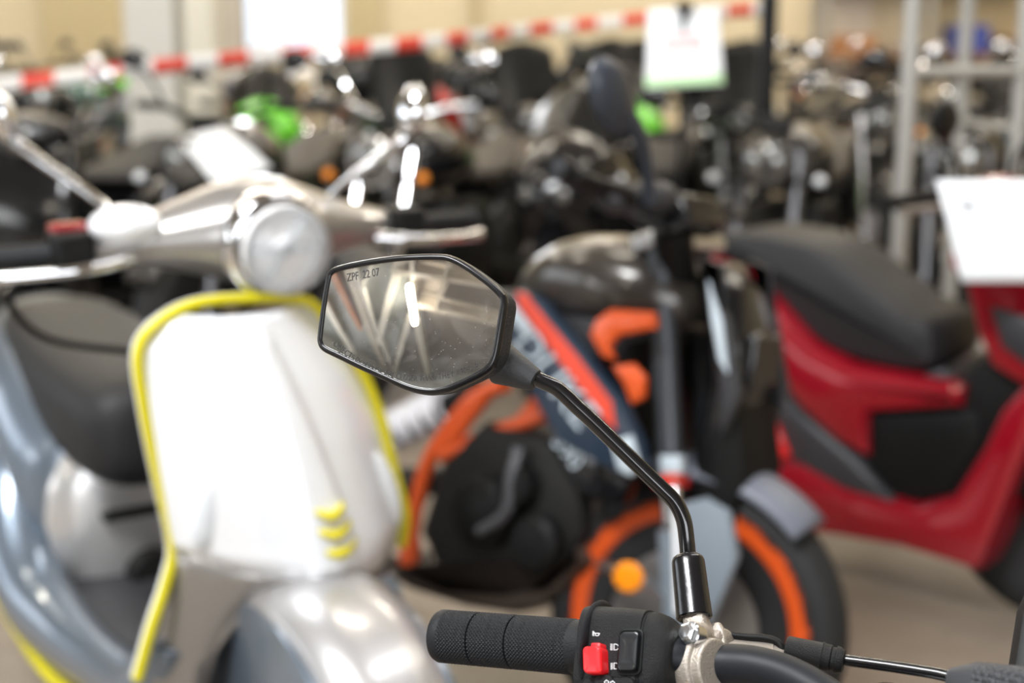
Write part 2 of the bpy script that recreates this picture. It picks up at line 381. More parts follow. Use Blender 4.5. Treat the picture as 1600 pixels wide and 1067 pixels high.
# pale steel columns in front of the back wall
def column(x, y, w, d, label, m='colm'):
    o = empty('column', (x, y, 0), 0, label, 'column')
    c = MB(); c.box((0, -d/2+.01, 2.68), (w, .02, 5.36)).box((0, d/2-.01, 2.68), (w, .02, 5.36)).box((0, 0, 2.68), (.03, d-.04, 5.36))
    c.build('shaft', M[m], o, smooth=0)
    MB().box((0, 0, .015), (w+.1, d+.1, .03)).build('base_plate', M[m], o, smooth=0)
p = P(243, 60, 6.75); column(p[0], p[1], .23, .23, 'pale grey steel column rising behind the left scooter')
p = P(310, 60, 8.95); column(p[0], p[1], .24, .20, 'cream column close beside the pale grey column', 'beam')
p = P(362, 60, 11.2); column(p[0], p[1], .20, .20, 'narrow beige column just left of the bright window', 'beamb')
p = P(1200, 60, 6.75); column(p[0], p[1], .075, .08, 'slim black post right of the hanging white sign', 'black')

# ------------------------------------------------------------------ the handlebar the photograph is about
# bar frame: AX along the bar to the right, WX towards the eye, VX up
g0, g1 = P(696, 994, .915), P(905, 1011, .868)
AX = nrm(g1 - g0); WX = nrm((CAM - g1) - AX * ((CAM - g1) @ AX)); VX = np.cross(WX, AX); VX = VX if VX[2] > 0 else -VX
BAR0 = P(1110, 1036, .845)
HB = g1.copy()
bike = empty('motorcycle', (float(HB[0]), float(HB[1]), 0), 0, 'motorcycle nearest the camera, black handlebar with left grip, red button and mirror', 'motorcycle')
ORG = np.array([HB[0], HB[1], 0.])
def fg(mb, name, m, parent=None, **k):
    return mb.build(name, M[m], parent or bike, org=ORG, **k)
def axp(px, py=None):       # the point of the grip axis seen at pixel column px
    lo, hi = -1., 2.
    for _ in range(50):
        t = (lo+hi)/2; q = g0 + (g1-g0)*t - CAM; X = 800 + F*(q@RT)/(q@FWD)
        if X < px: lo = t
        else: hi = t
    return g0 + (g1-g0)*t
# handlebar tube, with the bends into the middle
bpts = [axp(700), axp(900), axp(1040), BAR0, P(1180, 1042, .835), P(1240, 1062, .825), P(1310, 1104, .81), P(1400, 1165, .795), P(1500, 1210, .78), P(1680, 1240, .76)]
brr = [.0112]*3 + [.0122]*2 + [.0124]*5
fg(MB().tube(bpts, brr, 32, smooth=8), 'handlebar', 'bar')
# bar end of the grip up to the flange
L = np.linalg.norm(axp(925) - axp(682))
go = axp(682); gr = .0166
def ringprof(a, b, r0, n):       # knurled band: rings of little pyramids
    nth, nx = 154, max(2, int((b-a)/.00036))
    rings = []
    for i in range(nx+1):
        h = a + (b-a)*i/nx; ring = []
        for k in range(nth*2):
            th = PI*k/nth
            u, v = h/.0024, k/7.
            hx = abs(((u+v) % 1) - .5)*2; hy = abs(((u-v) % 1) - .5)*2
            ring.append(go + AX*h + (r0 + .00085*(min(1, 1.35*(1-max(hx, hy))) - .6)) * (math.cos(th)*WX + math.sin(th)*VX))
        rings.append(ring)
    return rings
grip = MB()
def gp(prof): grip.lathe(go, AX, prof, 96, WX)
gp([(0, 0), (.0, gr*.45), (.0006, gr*.80), (.0022, gr*.95), (.0045, gr*1.02), (.0085, gr*1.02), (.0095, gr*.985), (.0095, gr*.5)])
bands = [(.0095, .0310), (.0322, .0583), (.0595, L-.0115)]
for a, b in bands: grip.loft(ringprof(a, b, gr, 0))
gp([(.0300, gr*.85), (.0300, gr*.90), (.0330, gr*.90), (.0330, gr*.85)]); gp([(.0575, gr*.85), (.0575, gr*.90), (.0605, gr*.90), (.0605, gr*.85)])
gp([(L-.0118, gr*.5), (L-.0118, gr*.99), (L-.001, gr*1.0), (L+.004, gr*1.02), (L+.012, gr*1.05)])
G = fg(grip, 'grip', 'rubber', smooth=50)
fr_ = .0292; fo = axp(938)
fl = MB().lathe(fo, AX, [(-.005, .012), (-.004, .0185), (-.0030, fr_-.006), (-.0024, fr_-.0025), (-.0014, fr_-.0006), (-.0002, fr_), (.0010, fr_-.0008), (.0018, fr_-.003), (.002, .012)], 96, WX)
fg(fl, 'grip_flange', 'rubber', G)

# switch housing: a rounded case round the bar with a flat face towards the eye
def facept(px, py, h):      # point on the housing's front plane (h in front of the bar axis)
    r = P(px, py, 1) - CAM; t = ((g1 + FN*h - CAM) @ FN) / (r @ FN); return CAM + t*r
FN = nrm(WX*1.0 + VX*.10)           # face normal
FU = nrm(np.cross(FN, AX)); FU = FU if FU[2] > 0 else -FU
def section(o, s, hgt=.0245, dep=.0215, n=64, ex=4.2, low=1.25):
    out = []
    for k in range(n):
        a = 2*PI*k/n; c, q = math.cos(a), math.sin(a)
        rr = (abs(c)**ex + abs(q)**ex) ** (-1/ex)
        up = q*rr*hgt*(1 if q > 0 else low)
        out.append(o + s*(FN*c*rr*dep + FU*up))
    return out
ha = axp(922); hb = axp(1047); HL = float((hb-ha) @ AX)
hs = MB()
prof = [(0, .90), (.0006, .965), (.002, .985), (HL*.25, 1.0), (HL*.50, 1.0), (HL*.755, .985), (HL*.78, .975)]
hs.loft([section(ha + AX*h, s) for h, s in prof])
prof2 = [(HL*.78, .985), (HL*.785, .955), (HL*.80, .940), (HL*.815, .965), (HL*.86, .96), (HL*.92, .93), (HL*.97, .88), (HL*1.03, .80), (HL*1.08, .66), (HL*1.10, .50)]
hs.loft([section(ha + AX*h, s, ex=3.6 - 1.2*(i/9)) for i, (h, s) in enumerate(prof2)])
H = fg(hs, 'switch_housing', 'plastic', smooth=35)
FH = .0215*.99
def rrect(pxl, pxr, pyt, pyb, h, rad=.25, n=6, skew=0.):    # rounded rectangle seen between those pixels on the housing face
    w, q = (pxr-pxl)/2, (pyb-pyt)/2; cx, cy = (pxl+pxr)/2, (pyt+pyb)/2; r = rad*2*min(w, q); out = []
    for sx, sy, a0 in ((1, 1, 0), (-1, 1, 90), (-1, -1, 180), (1, -1, 270)):
        for k in range(n+1):
            a = R(a0 + 90*k/n)
            x = cx + sx*(w-r) + r*math.cos(a); y = cy + sy*(q-r) + r*math.sin(a)
            out.append(facept(x + skew*(y-cy), y, h))
    return out
def shrink(ring, k, push): c = sum(ring)/len(ring); return [c + (p-c)*k + FN*push for p in ring]
BH = FH + .0105
b0 = rrect(910, 939, 1009, 1052, BH, .24, skew=.03)
hb_ = MB().loft([shrink(b0, 1, -.0145), shrink(b0, 1.0, -.0030), shrink(b0, .985, -.0014), shrink(b0, .94, -.0004), shrink(b0, .86, 0), shrink(b0, .5, -.0005), shrink(b0, .2, -.0006)])
b1 = rrect(923, 938, 1004, 1022, BH-.002, .2)
hb_.loft([shrink(b1, 1, -.010), shrink(b1, 1, -.0012), shrink(b1, .95, -.0003), shrink(b1, .8, 0)])
fg(hb_, 'horn_button', 'red', H)
r0 = rrect(967, 1005, 983, 1055, FH-.001, .25, skew=-.07)
fg(MB().loft([r0, shrink(r0, 1.0, .0016), shrink(r0, .93, .0018), shrink(r0, .90, .0004), shrink(r0, .5, .0003)]), 'switch_recess', 'black', H)
d0 = rrect(971, 1000, 988, 1049, FH-.001, .24, skew=-.08)
ds = MB().loft([d0, shrink(d0, 1.0, .0034), shrink(d0, .97, .0042), shrink(d0, .90, .0045), shrink(d0, .55, .0038), shrink(d0, .2, .0036)])
fg(ds, 'dimmer_switch', 'rocker', H)
# turn signal switch at the lower edge of the housing
t0 = rrect(916, 998, 1060, 1092, FH-.003, .35)
ts = MB().loft([t0, shrink(t0, 1, .0045), shrink(t0, .96, .0058), shrink(t0, .85, .0062)])
t1 = rrect(936, 966, 1056, 1078, FH-.003, .45); ts.loft([t1, shrink(t1, 1, .0062), shrink(t1, .93, .0074), shrink(t1, .7, .0080)])
fg(ts, 'turn_switch', 'plastic', H)
# white symbols printed on the housing
def ink(strokes, h, name, w=1.0):
    mb = MB()
    for s_ in strokes:
        for (x0, y0), (x1, y1) in zip(s_[:-1], s_[1:]):
            dx, dy = x1-x0, y1-y0; l = math.hypot(dx, dy) or 1; nx, ny = -dy/l*w/2, dx/l*w/2
            a = [facept(x0+nx, y0+ny, h), facept(x1+nx, y1+ny, h), facept(x1-nx, y1-ny, h), facept(x0-nx, y0-ny, h)]
            mb.loft([a, [q + FN*.00012 for q in a]])
    return fg(mb, name, 'white_ink', H, smooth=0)
def arc(cx, cy, rx, ry, a0, a1, n=10): return [(cx + rx*math.cos(R(a0+(a1-a0)*k/n)), cy + ry*math.sin(R(a0+(a1-a0)*k/n))) for k in range(n+1)]
ic = FH + .0001
ink([[(926.5, 986), (926.5, 993)], [(926.5, 989), (930.5, 989.2), (935, 989.2), (937.5, 990)], [(928.5, 993), (926.5, 993), (928.5, 987)], arc(933, 991.3, 3.2, 2.0, 0, 360), [(927, 986.3), (929.5, 989.2)]], ic, 'horn_symbol', 1.1)
def beamicon(y, slant):
    s_ = [[(959.5, y-4.6), (959.5, y+4.6)], [(959.5, y-4.6), (962.2, y-4.6)] , arc(961.8, y, 4.6, 4.6, -90, 90), [(962.2, y+4.6), (959.5, y+4.6)]]
    for k in range(5): s_.append([(953.6 if not slant else 954.2, y-4.2+2.1*k + (.9 if slant else 0)), (957.6, y-4.2+2.1*k)])
    return s_
ink(beamicon(1010.8, 0), ic, 'high_beam_symbol', 1.0)
ink(beamicon(1040.3, 1), ic, 'low_beam_symbol', 1.0)
ink([[(944, 1065.5), (948, 1062), (948, 1064), (951, 1064), (951, 1067.5), (948, 1067.5), (948, 1069.5), (944, 1065.5)], [(961, 1067), (957, 1063.2), (957, 1065), (954, 1065), (954, 1068.5), (957, 1068.5), (957, 1071), (961, 1067)]], FH + .0052, 'turn_symbol', .9)

# nickel clamp that carries the mirror
K0 = axp(1050); kax = nrm(BAR0 - K0)
KL = float(np.linalg.norm(P(1108, 1036, .845) - P(1058, 1033, .853)))
kc = P(1062, 1037, .853); kax = nrm(P(1112, 1040, .836) - kc)
cl = MB().lathe(kc, kax, [(-.013, .011), (-.013, .0165), (-.011, .0185), (-.009, .0195), (.019, .0195), (.0205, .0188), (.0212, .0172), (.0212, .0162), (.0262, .0160), (.0272, .0150), (.0272, .0118)], 64, VX)
top = P(1086, 958, .867); kb = P(1094, 1002, .858)
nw = nrm(top - kb)
def sqring(c, u, v, a, b, n=24, ex=4):
    out = []
    for k in range(n):
        t = 2*PI*k/n; x, y = math.cos(t), math.sin(t); r = (abs(x)**ex + abs(y)**ex) ** (-1/ex); out.append(c + u*x*r*a + v*y*r*b)
    return out
nu_ = nrm(AX - nw*(AX@nw)); nv_ = np.cross(nw, nu_)
cl.loft([sqring(kb - nw*.010, nu_, nv_, .0095, .011), sqring(kb, nu_, nv_, .0092, .0105), sqring(top - nw*.006, nu_, nv_, .0074, .0076), sqring(top + nw*.010, nu_, nv_, .0066, .0066)])
# flat bosses for the pinch bolts, the ear on the far side and the lever arm reaching right behind the bar
for bx, by in ((1077, 991), (1080, 1066)):
    c = P(bx, by, .834); cl.lathe(c + WX*-.018, WX, [(0, .0078), (.012, .0078), (.0135, .0070)], 24)
e = P(1117, 979, .868); cl.loft([sqring(e - nw*.018, nu_, nv_, .006, .004), sqring(e - nw*.004, nu_, nv_, .006, .004), sqring(e + nw*.0015, nu_, nv_, .004, .003)])
ek = P(1122, 1012, .866); cl.lathe(ek - kax*.006, kax, [(0, .0085), (0, .0115), (.006, .0125), (.011, .0115), (.013, .008)], 32)
cl.beam(P(1120, 1010, .870), P(1208, 1022, .862), .014, .011)
cl.beam(P(1200, 1020, .863), P(1232, 1030, .860), .010, .010)
KC = fg(cl, 'mirror_clamp', 'nickel', smooth=35, bev=.0006)
for bx, by in ((1076, 989), (1079, 1064)):
    c = P(bx, by, .833); ax = nrm(WX*.95 - AX*.28 + VX*.15); b_ = MB()
    b_.lathe(c - ax*.009, ax, [(0, .0068), (.008, .0072), (.0088, .0066)], 32)
    n = nrm(np.cross(ax, VX)); v_ = np.cross(ax, n)
    hexr = lambda h, r: [c + ax*h + r*(math.cos(PI/3*k+.3)*n + math.sin(PI/3*k+.3)*v_) for k in range(6)]
    b_.loft([hexr(-.001, .0058), hexr(.0026, .0058), hexr(.0034, .0050)]); b_.loft([hexr(.0030, .0048), hexr(.0040, .0036), hexr(.0042, .0018)])
    fg(b_, 'clamp_bolt', 'steel', KC, smooth=25)
# clutch cable: thin wire, adjuster barrel with two rings, outer cable
cab = MB().tube([P(1138, 992, .870), P(1165, 995, .868), P(1195, 997, .866), P(1214, 1003, .864), P(1222, 1014, .862), P(1226, 1024, .862)], .0024, 12, smooth=6)
CB = fg(cab, 'clutch_cable', 'black')
a0, a1 = P(1228, 1013, .862), P(1318, 1033, .850)
ad = nrm(a1 - a0); al = float(np.linalg.norm(a1-a0))
fg(MB().lathe(a0, ad, [(0, .003), (0, .0070), (.001, .0078), (al*.60, .0082), (al*.63, .0090), (al*.66, .0082), (al*.78, .0080), (al*.80, .0070), (al*.86, .0072), (al*.87, .0082), (al*.92, .0080), (al, .0066), (al+.0005, .0045)], 40), 'adjuster_barrel', 'plastic', CB)
fg(MB().tube([P(1312, 1030, .852), P(1350, 1035, .846), P(1420, 1045, .835), P(1480, 1056, .825), P(1560, 1080, .81), P(1680, 1130, .79)], .0036, 14, smooth=6), 'outer_cable', 'sleeve', CB)
# bar pad with honeycomb face, the cap of a clamp screw, and the instrument cluster on the right
pa, pb = P(1486, 1072, .80), P(1720, 1096, .76); pd = nrm(pb-pa); pu = nrm(VX - pd*(VX@pd)); pw = np.cross(pd, pu)
def padring(c, s, q=1.): return sqring(c, pw, pu, .021*s, .0145*s*q, 40, 5)
pm = MB().loft([padring(pa, .62), padring(pa + pd*.002, .72), padring(pa + pd*.014, .97), padring(pa + pd*.0155, 1.0)])
PD = fg(pm, 'bar_pad', 'pad', smooth=30)
fg(MB().loft([padring(pa + pd*.0155, 1.0), padring(pa + pd*.017, 1.02), padring(pb, 1.02)]), 'pad_sleeve', 'hex', PD, smooth=30)
sc_ = P(1388, 1078, .80); fg(MB().lathe(sc_ - VX*.02, nrm(VX + WX*.1), [(0, .011), (.016, .011), (.0205, .0098), (.023, .007), (.024, .003)], 32), 'clamp_cap', 'gloss')
i0, i1 = P(1594, 950, .86), P(1576, 1068, .84); iu = nrm(i0-i1)
ins = MB().loft([sqring(i1 - iu*.04 + RT*.055, RT, nrm(np.cross(RT, iu)), .052, .012, 24, 6), sqring(i1 + RT*.055, RT, nrm(np.cross(RT, iu)), .055, .013, 24, 6), sqring(i0 + iu*.0 + RT*.055, RT, nrm(np.cross(RT, iu)), .055, .013, 24, 6), sqring(i0 + iu*.02 + RT*.055, RT, nrm(np.cross(RT, iu)), .050, .011, 24, 6)])
fg(ins, 'instrument_cluster', 'black')
# what carries the handlebar, below the frame
hd = nrm(np.array([-AX[1], AX[0], 0.])); mid = P(1600, 1230, .775); mid2 = mid - np.array([0, 0, .05])
sf = np.array([AX[0], AX[1], 0.]); sf = nrm(sf)
yk = MB().box(mid2 + np.array([0, 0, .01]) - ORG*0, (.20, .07, .03), rz=math.atan2(sf[1], sf[0]))
fg(yk, 'triple_clamp', 'alu', bev=.004)
axle = mid2 + hd*.42; axle[2] = .30
for s_ in (-1, 1):
    fg(MB().tube([mid2 + sf*s_*.095 + np.array([0, 0, .04]), axle*.5 + mid2*.5 + sf*s_*.095, axle + sf*s_*.095], [.024, .026, .030], 20), 'fork_leg', 'bar')
fg(MB().lathe(axle - sf*.055, sf, [(0, .20), (0, .25), (.02, .29), (.055, .30), (.09, .29), (.11, .25), (.11, .20)], 64), 'tyre', 'tyre')
fg(MB().lathe(axle - sf*.04, sf, [(0, .0), (0, .04), (.03, .05), (.032, .17), (.0, .19), (0, .205), (.08, .205), (.08, .19), (.048, .17), (.05, .05), (.08, .04), (.08, .0)], 48), 'wheel_rim', 'blackg')
bk = lambda x, z, y=0: mid2 - hd*x + sf*y + np.array([0, 0, z])
fg(MB().ell(bk(.38, -.10), (.17, .22, .12), M=Matrix.Rotation(math.atan2(hd[1], hd[0]) + PI/2, 3, 'Z')), 'fuel_tank', 'blackg')
fg(MB().tube([bk(.52, -.16), bk(.75, -.18), bk(1.05, -.12)], [.10, .12, .08], 20, smooth=4, flat=.5), 'seat', 'seat')
fg(MB().box((bk(.40, -.48)), (.32, .36, .34), rz=math.atan2(hd[1], hd[0]) + PI/2), 'engine', 'dark', bev=.03)
rax = bk(.95, 0); rax[2] = .30
fg(MB().lathe(rax - sf*.065, sf, [(0, .20), (0, .25), (.02, .29), (.065, .30), (.11, .29), (.13, .25), (.13, .20)], 64), 'tyre', 'tyre')
fg(MB().lathe(rax - sf*.04, sf, [(0, 0), (0, .2), (.08, .2), (.08, 0)], 48), 'wheel_rim', 'blackg')
fg(MB().tube([rax + sf*.09, bk(.45, -.5, .09)], .028, 12).tube([rax - sf*.09, bk(.45, -.5, -.09)], .028, 12).tube([bk(.02, -.05), bk(.45, -.35)], .035, 12), 'frame', 'dark')

# mirror head
MC = P(640, 503, .895)
yaw, el = R(19), R(17)
MN = nrm([-math.sin(yaw)*math.cos(el), -math.cos(yaw)*math.cos(el), math.sin(el)])
MU = nrm(np.cross([0, 0, 1.], MN)); MV = np.cross(MN, MU)        # right, up within the glass
def mpl(px, py):
    r = P(px, py, 1) - CAM; t = ((MC - CAM) @ MN) / (r @ MN); w = CAM + t*r - MC; return np.array([w @ MU, w @ MV])
GO = [(512, 437), (516, 427), (526, 422), (560, 415), (600, 409), (636, 405.5), (680, 404.5), (700, 407), (724, 419), (757, 443), (776, 461), (780, 470), (779, 484), (770, 540), (765, 560), (758, 571), (741, 583), (708, 599), (690, 605), (667, 607.5), (636, 601), (598, 584), (560, 567), (529, 552), (506, 541), (500, 533), (500, 522), (506, 475)]
gout = spline([mpl(*q) for q in GO], 5, True)
def offs(ring, k):
    out = []; m = len(ring)
    for i in range(m):
        d = ring[(i+1) % m] - ring[i-1]; l = np.linalg.norm(d) or 1; n = np.array([d[1], -d[0]])/l
        out.append(ring[i] + n*k)
    return out
if sum(gout[i-1][0]*gout[i][1]-gout[i][0]*gout[i-1][1] for i in range(len(gout))) < 0: gout = gout[::-1]
RC = .62            # radius of the convex glass
cen = sum(gout)/len(gout)
def sag(q): return -((q[0])**2 + (q[1])**2)/(2*RC)
def m3(q, h): return MC + MU*q[0] + MV*q[1] + MN*h
glass = MB()
rings = [[m3(cen + (q-cen)*max(k/36, .004), sag(cen + (q-cen)*max(k/36, .004))) for q in gout] for k in range(37)]
glass.loft(rings, caps=(True, False))
rim = MB()
def rr_(k, h, h0=1.): return [m3(q, h + h0*sag(g)) for q, g in zip(offs(gout, k), gout)]
rim.loft([rr_(-.0006, -.003), rr_(-.0004, .0004), rr_(.0003, .0012), rr_(.0016, .0014), rr_(.0028, .0006), rr_(.0036, -.0010), rr_(.0039, -.0034), rr_(.0036, -.0042)], caps=(False, False))
head = MB()
cen2 = cen + np.array([.004, 0])
def sh(s, h, k=.0034, dx=0.):
    out = []
    for q, g in zip(offs(gout, k), gout):
        w = cen2 + (q-cen2)*s + np.array([dx, 0]); out.append(m3(w, h + sag(g)*max(0, 1+h/.03)))
    return out
head.loft([sh(.999, -.0040), sh(1.0, -.0075, dx=.0006), sh(.985, -.014, dx=.0020), sh(.94, -.021, dx=.0040), sh(.84, -.028, dx=.007), sh(.66, -.0335, dx=.010), sh(.40, -.036, dx=.012), sh(.12, -.037, dx=.013)], caps=(False, True))
HD = fg(head, 'mirror_head', 'shell', smooth=45)
fg(rim, 'mirror_rim', 'rim', HD, smooth=60)
fg(glass, 'mirror_glass', 'mirror', HD, smooth=180)
# lettering etched in the glass
def on_glass(u, v): q = np.array([u, v]); return m3(q, sag(q) + .00025) - ORG
def etch(txt, size, p0, p1, bow, name):
    a, b = mpl(*p0), mpl(*p1); d = b-a; l = np.linalg.norm(d); d = d/l; n = np.array([-d[1], d[0]])
    w = [0.]
    cu = bpy.data.curves.new('t', 'FONT'); cu.body = txt; cu.size = size
    t = bpy.data.objects.new('t', cu); C.objects.link(t); dg = bpy.context.evaluated_depsgraph_get(); me = t.evaluated_get(dg).to_mesh()
    wid = max(v.co.x for v in me.vertices); bpy.data.objects.remove(t)
    def pl(x, y):
        s_ = x/wid; q = a + d*(s_*l) - n*bow*4*s_*(1-s_) ; sl = -bow*4*(1-2*s_)/l; nn = nrm(n - d*sl); q = q + nn*y
        return on_glass(q[0], q[1])
    text_mesh(txt, size, pl, name, M['etch'], HD)
etch('ZPF  22 07', .0075, (540, 439), (592, 430), .0000, 'date_lettering')
etch('OBJECTS IN MIRROR ARE CLOSER THAN THEY APPEAR', .0056, (517, 538), (748, 574), .0150, 'warning_lettering')
# ball joint, rubber boot, bent stem and vinyl sleeve
b0_, b1_ = P(781, 567, .908), P(838, 595, .898); bd = nrm(b1_-b0_); bl = float(np.linalg.norm(b1_-b0_))
BT = fg(MB().lathe(b0_, bd, [(0, .0095), (.0, .0125), (.0012, .0134), (.003, .0134), (bl*.5, .0105), (bl-.002, .0076), (bl-.0005, .0070), (bl-.0002, .0052)], 48), 'stem_boot', 'boot', None)
fg(MB().lathe(b0_ - bd*.012, bd, [(0, .006), (.002, .011), (.010, .0125), (.0135, .0105)], 32), 'ball_socket', 'alu', BT)
sp_ = [P(828, 588, .900), P(850, 597, .898), P(872, 608, .897), P(900, 634, .896), P(932, 664, .895), P(1008, 738, .892), P(1034, 763, .891), P(1055, 785, .890), P(1068, 812, .889), P(1073, 845, .888), P(1076, 880, .886)]
ST = fg(MB().tube(sp_, .0050, 28, smooth=8), 'mirror_stem', 'gloss')
s0, s1 = P(1085, 966, .866), P(1074, 868, .886); sd = nrm(s1-s0); sl_ = float(np.linalg.norm(s1-s0))
fg(MB().lathe(s0, sd, [(.002, .0085), (0, .0104), (.0006, .0112), (sl_*.3, .0108), (sl_*.8, .0104), (sl_*.90, .0103), (sl_*.96, .0094), (sl_*.99, .0078), (sl_*1.0, .0056), (sl_*.99, .0051)], 48), 'stem_sleeve', 'sleeve', ST)

# ------------------------------------------------------------------ roof steel that the mirror looks at
def reflect(px, py, z):       # where the sight line, turned by the convex glass, reaches height z
    q = mpl(px, py); X = m3(q, sag(q)); n = nrm(MN + (MU*q[0] + MV*q[1])/RC); d = nrm(X - CAM); r = d - 2*(d@n)*n
    t = (z - X[2])/r[2]; return X + r*t, r

def roof_beam(a, b, wpx, m, label, drop=.25, group=None, name='roof_beam'):
    z = ZC - drop; A, B = reflect(*a, z)[0], reflect(*b, z)[0]; mid_ = ((a[0]+b[0])/2, (a[1]+b[1])/2)
    nx, ny = -(b[1]-a[1]), b[0]-a[0]; l = math.hypot(nx, ny)
    c1 = reflect(mid_[0]+nx/l*wpx/2, mid_[1]+ny/l*wpx/2, z)[0]; c2 = reflect(mid_[0]-nx/l*wpx/2, mid_[1]-ny/l*wpx/2, z)[0]
    d = nrm(B-A); w = (c1-c2) - d*((c1-c2)@d); w = min(.9, max(.06, float(np.linalg.norm(w))))
    ext = .25 if wpx > 5 else 0
    org = (A+B)/2; mb = MB()
    A = A - d*ext*3; B = B + d*ext*3
    mb.beam(A-org, B-org, w, .02); mb.beam(A-org+np.array([0,0,.15]), B-org+np.array([0,0,.15]), w*.25, .28); mb.beam(A-org+np.array([0,0,drop-.0]), B-org+np.array([0,0,drop-.0]), w, .02)
    o = mb.build(name, M[m], smooth=0); o.location = org; return tag(o, label, 'beam', group)
RB = [((626, 408), (592, 530), 13, 'beam', 'broad cream beam left of the lit tube, reflected in the handlebar mirror'),
      ((543, 421), (606, 588), 11, 'beamb', 'wide dusty beige beam beside the orange one, reflected in the mirror'),
      ((552, 418), (614, 580), 5, 'beam', 'narrow cream rail lying along the beige beam in the mirror'),
      ((523, 442), (556, 503), 7, 'rust', 'orange primed steel beam reflected at the left of the mirror'),
      ((506, 478), (560, 566), 7, 'beam', 'cream diagonal at the far left edge of the mirror'),
      ((578, 415), (566, 450), 5, 'beam', 'short thin cream brace at the top of the mirror'),
      ((639, 502), (613, 590), 7, 'beam', 'cream brace leaning left below the lit tube in the mirror'),
      ((651, 506), (672, 606), 8, 'beam', 'cream brace leaning right below the lit tube in the mirror'),
      ((642, 408), (646, 450), 7, 'beamb', 'grey beige strut above the lit tube in the mirror'),
      ((654, 430), (772, 448), 7, 'beamb', 'faint upper cross beam in the right of the mirror'),
      ((690, 486), (772, 506), 7, 'beamb', 'faint lower cross beam in the right of the mirror'),
      ((700, 408), (680, 486), 5, 'beamb', 'faint thin strut joining the two cross beams in the mirror')]
pg = [reflect(*q, ZC)[0] for q in ((498, 395), (632, 395), (640, 470), (600, 612), (498, 560))]
struct('trim_9', MB().loft([[np.array([q[0], q[1], ZC - .03]) for q in pg], [np.array([q[0], q[1], ZC - .002]) for q in pg]]), M['ceilg'], smooth=0)
for i, b in enumerate(RB): roof_beam(*b, drop=.25 + .012*i)
A, B = reflect(639, 448, 4.9)[0], reflect(648, 504, 4.9)[0]; d = nrm(B-A)
def lamp(A, B, r, label, group=None):
    o = empty('fluorescent_lamp', (A+B)/2, 0, label, 'lamp', group); c = (A+B)/2
    d = nrm(B-A); MB().beam(A-c+np.array([0,0,r+.03]), B-c+np.array([0,0,r+.03]), r*2.6, .05).build('housing', M['tubeS'], o, smooth=0)
    t = MB().tube([A-c, B-c], r, 16).build('tube', M['tube'], o)
    for p_ in (A, B):
        MB().tube([p_-c+np.array([0,0,r+.04]), p_-c+np.array([0,0,ZC-p_[2]-.002])], .006, 6).build('suspension', M['tubeS'], o)
    return o
w_ = float(np.linalg.norm(reflect(639, 475, 4.9)[0]-reflect(648, 475, 4.9)[0]))
lamp(A, B, min(.12, w_*.36), 'lit fluorescent tube reflected in the middle of the handlebar mirror')
print('LAMP', A, B, w_)
for i, (x, y) in enumerate(((-3.6, 4.2), (0, 4.2), (3.6, 4.2), (-5.4, 7.4), (-1.8, 7.4), (1.8, 7.4), (5.4, 7.4), (-3.6, 10.4), (0, 10.4), (3.6, 10.4))):
    lamp(np.array([x-.75, y, 4.9]), np.array([x+.75, y, 4.9]), .04, 'lit fluorescent tube hanging over the rows of motorcycles', 'fluorescent lamps over the motorcycles')

# ------------------------------------------------------------------ silver scooter on the left, front towards the camera
hl = P(418, 378, 2.15)
S = Frame(hl[0], hl[1], -57)
def veh(name, fr, label, cat):
    o = empty(name, (fr.o[0], fr.o[1], 0), fr.th, label, cat); o.rotation_euler = (-fr.lean, 0, fr.th); return o
sv = veh('scooter', S, 'silver scooter with yellow edged front shield, round headlight and chrome mirrors', 'scooter')
def part(mb, name, m, root, parent=None, **k): return mb.build(name, M[m], parent or root, **k)
zs = lambda pts, x: sorted([(S.front(a, b, x)[1], S.front(a, b, x)[0]) for a, b in pts])
def interp(tab, z):
    return float(np.interp(z, [q[0] for q in tab], [q[1] for q in tab]))
EX = .03
LE = zs([(385, 466), (300, 476), (243, 508), (216, 552), (226, 640), (246, 740), (270, 850)], EX)
RE = zs([(462, 466), (490, 480), (515, 510), (560, 580), (590, 650), (612, 740), (628, 800), (610, 850)], EX)
zt, zb = .945, .515
print('shield edges', LE, RE)
def shield_pt(u, v, off=0.):
    zl = .600 - .070*u; z = zl + (zt-zl)*v
    a, b = interp(LE, z), interp(RE, z); t = u*2-1; y = (a+b)/2 + t*(b-a)/2
    bul = .075 + .045*(1-v)
    x = EX + bul*(1-abs(t)**2.2) + .018*math.exp(-((t)/.17)**4)*(1 - .3*v)*min(1, 8*(1-v)) - .03*v*v + off
    z2 = z - (.02*(1-abs(t)**2))*(v < .001)
    return (x, y, z2)
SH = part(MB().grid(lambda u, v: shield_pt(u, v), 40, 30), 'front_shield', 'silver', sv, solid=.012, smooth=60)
# yellow edging right round the shield and down the leg of the footwell
edge = [(*S.front(a, b, EX), EX) for a, b in [(215, 1062), (236, 985), (262, 905), (270, 850), (246, 740), (226, 640), (216, 552), (243, 508), (300, 476), (385, 466), (462, 466), (490, 480), (515, 510), (560, 580), (590, 650), (612, 740), (628, 800), (622, 850)]]
part(MB().tube([(x + (.012 if i > 9 else 0), y, z) for i, (y, z, x) in enumerate(edge)], .0085, 10, smooth=5), 'edge_trim', 'yellow', sv, SH)
part(MB().tube([(x-.012, y, z) for (y, z, x) in edge], .0075, 8, smooth=4), 'edge_lining', 'silver', sv, SH)
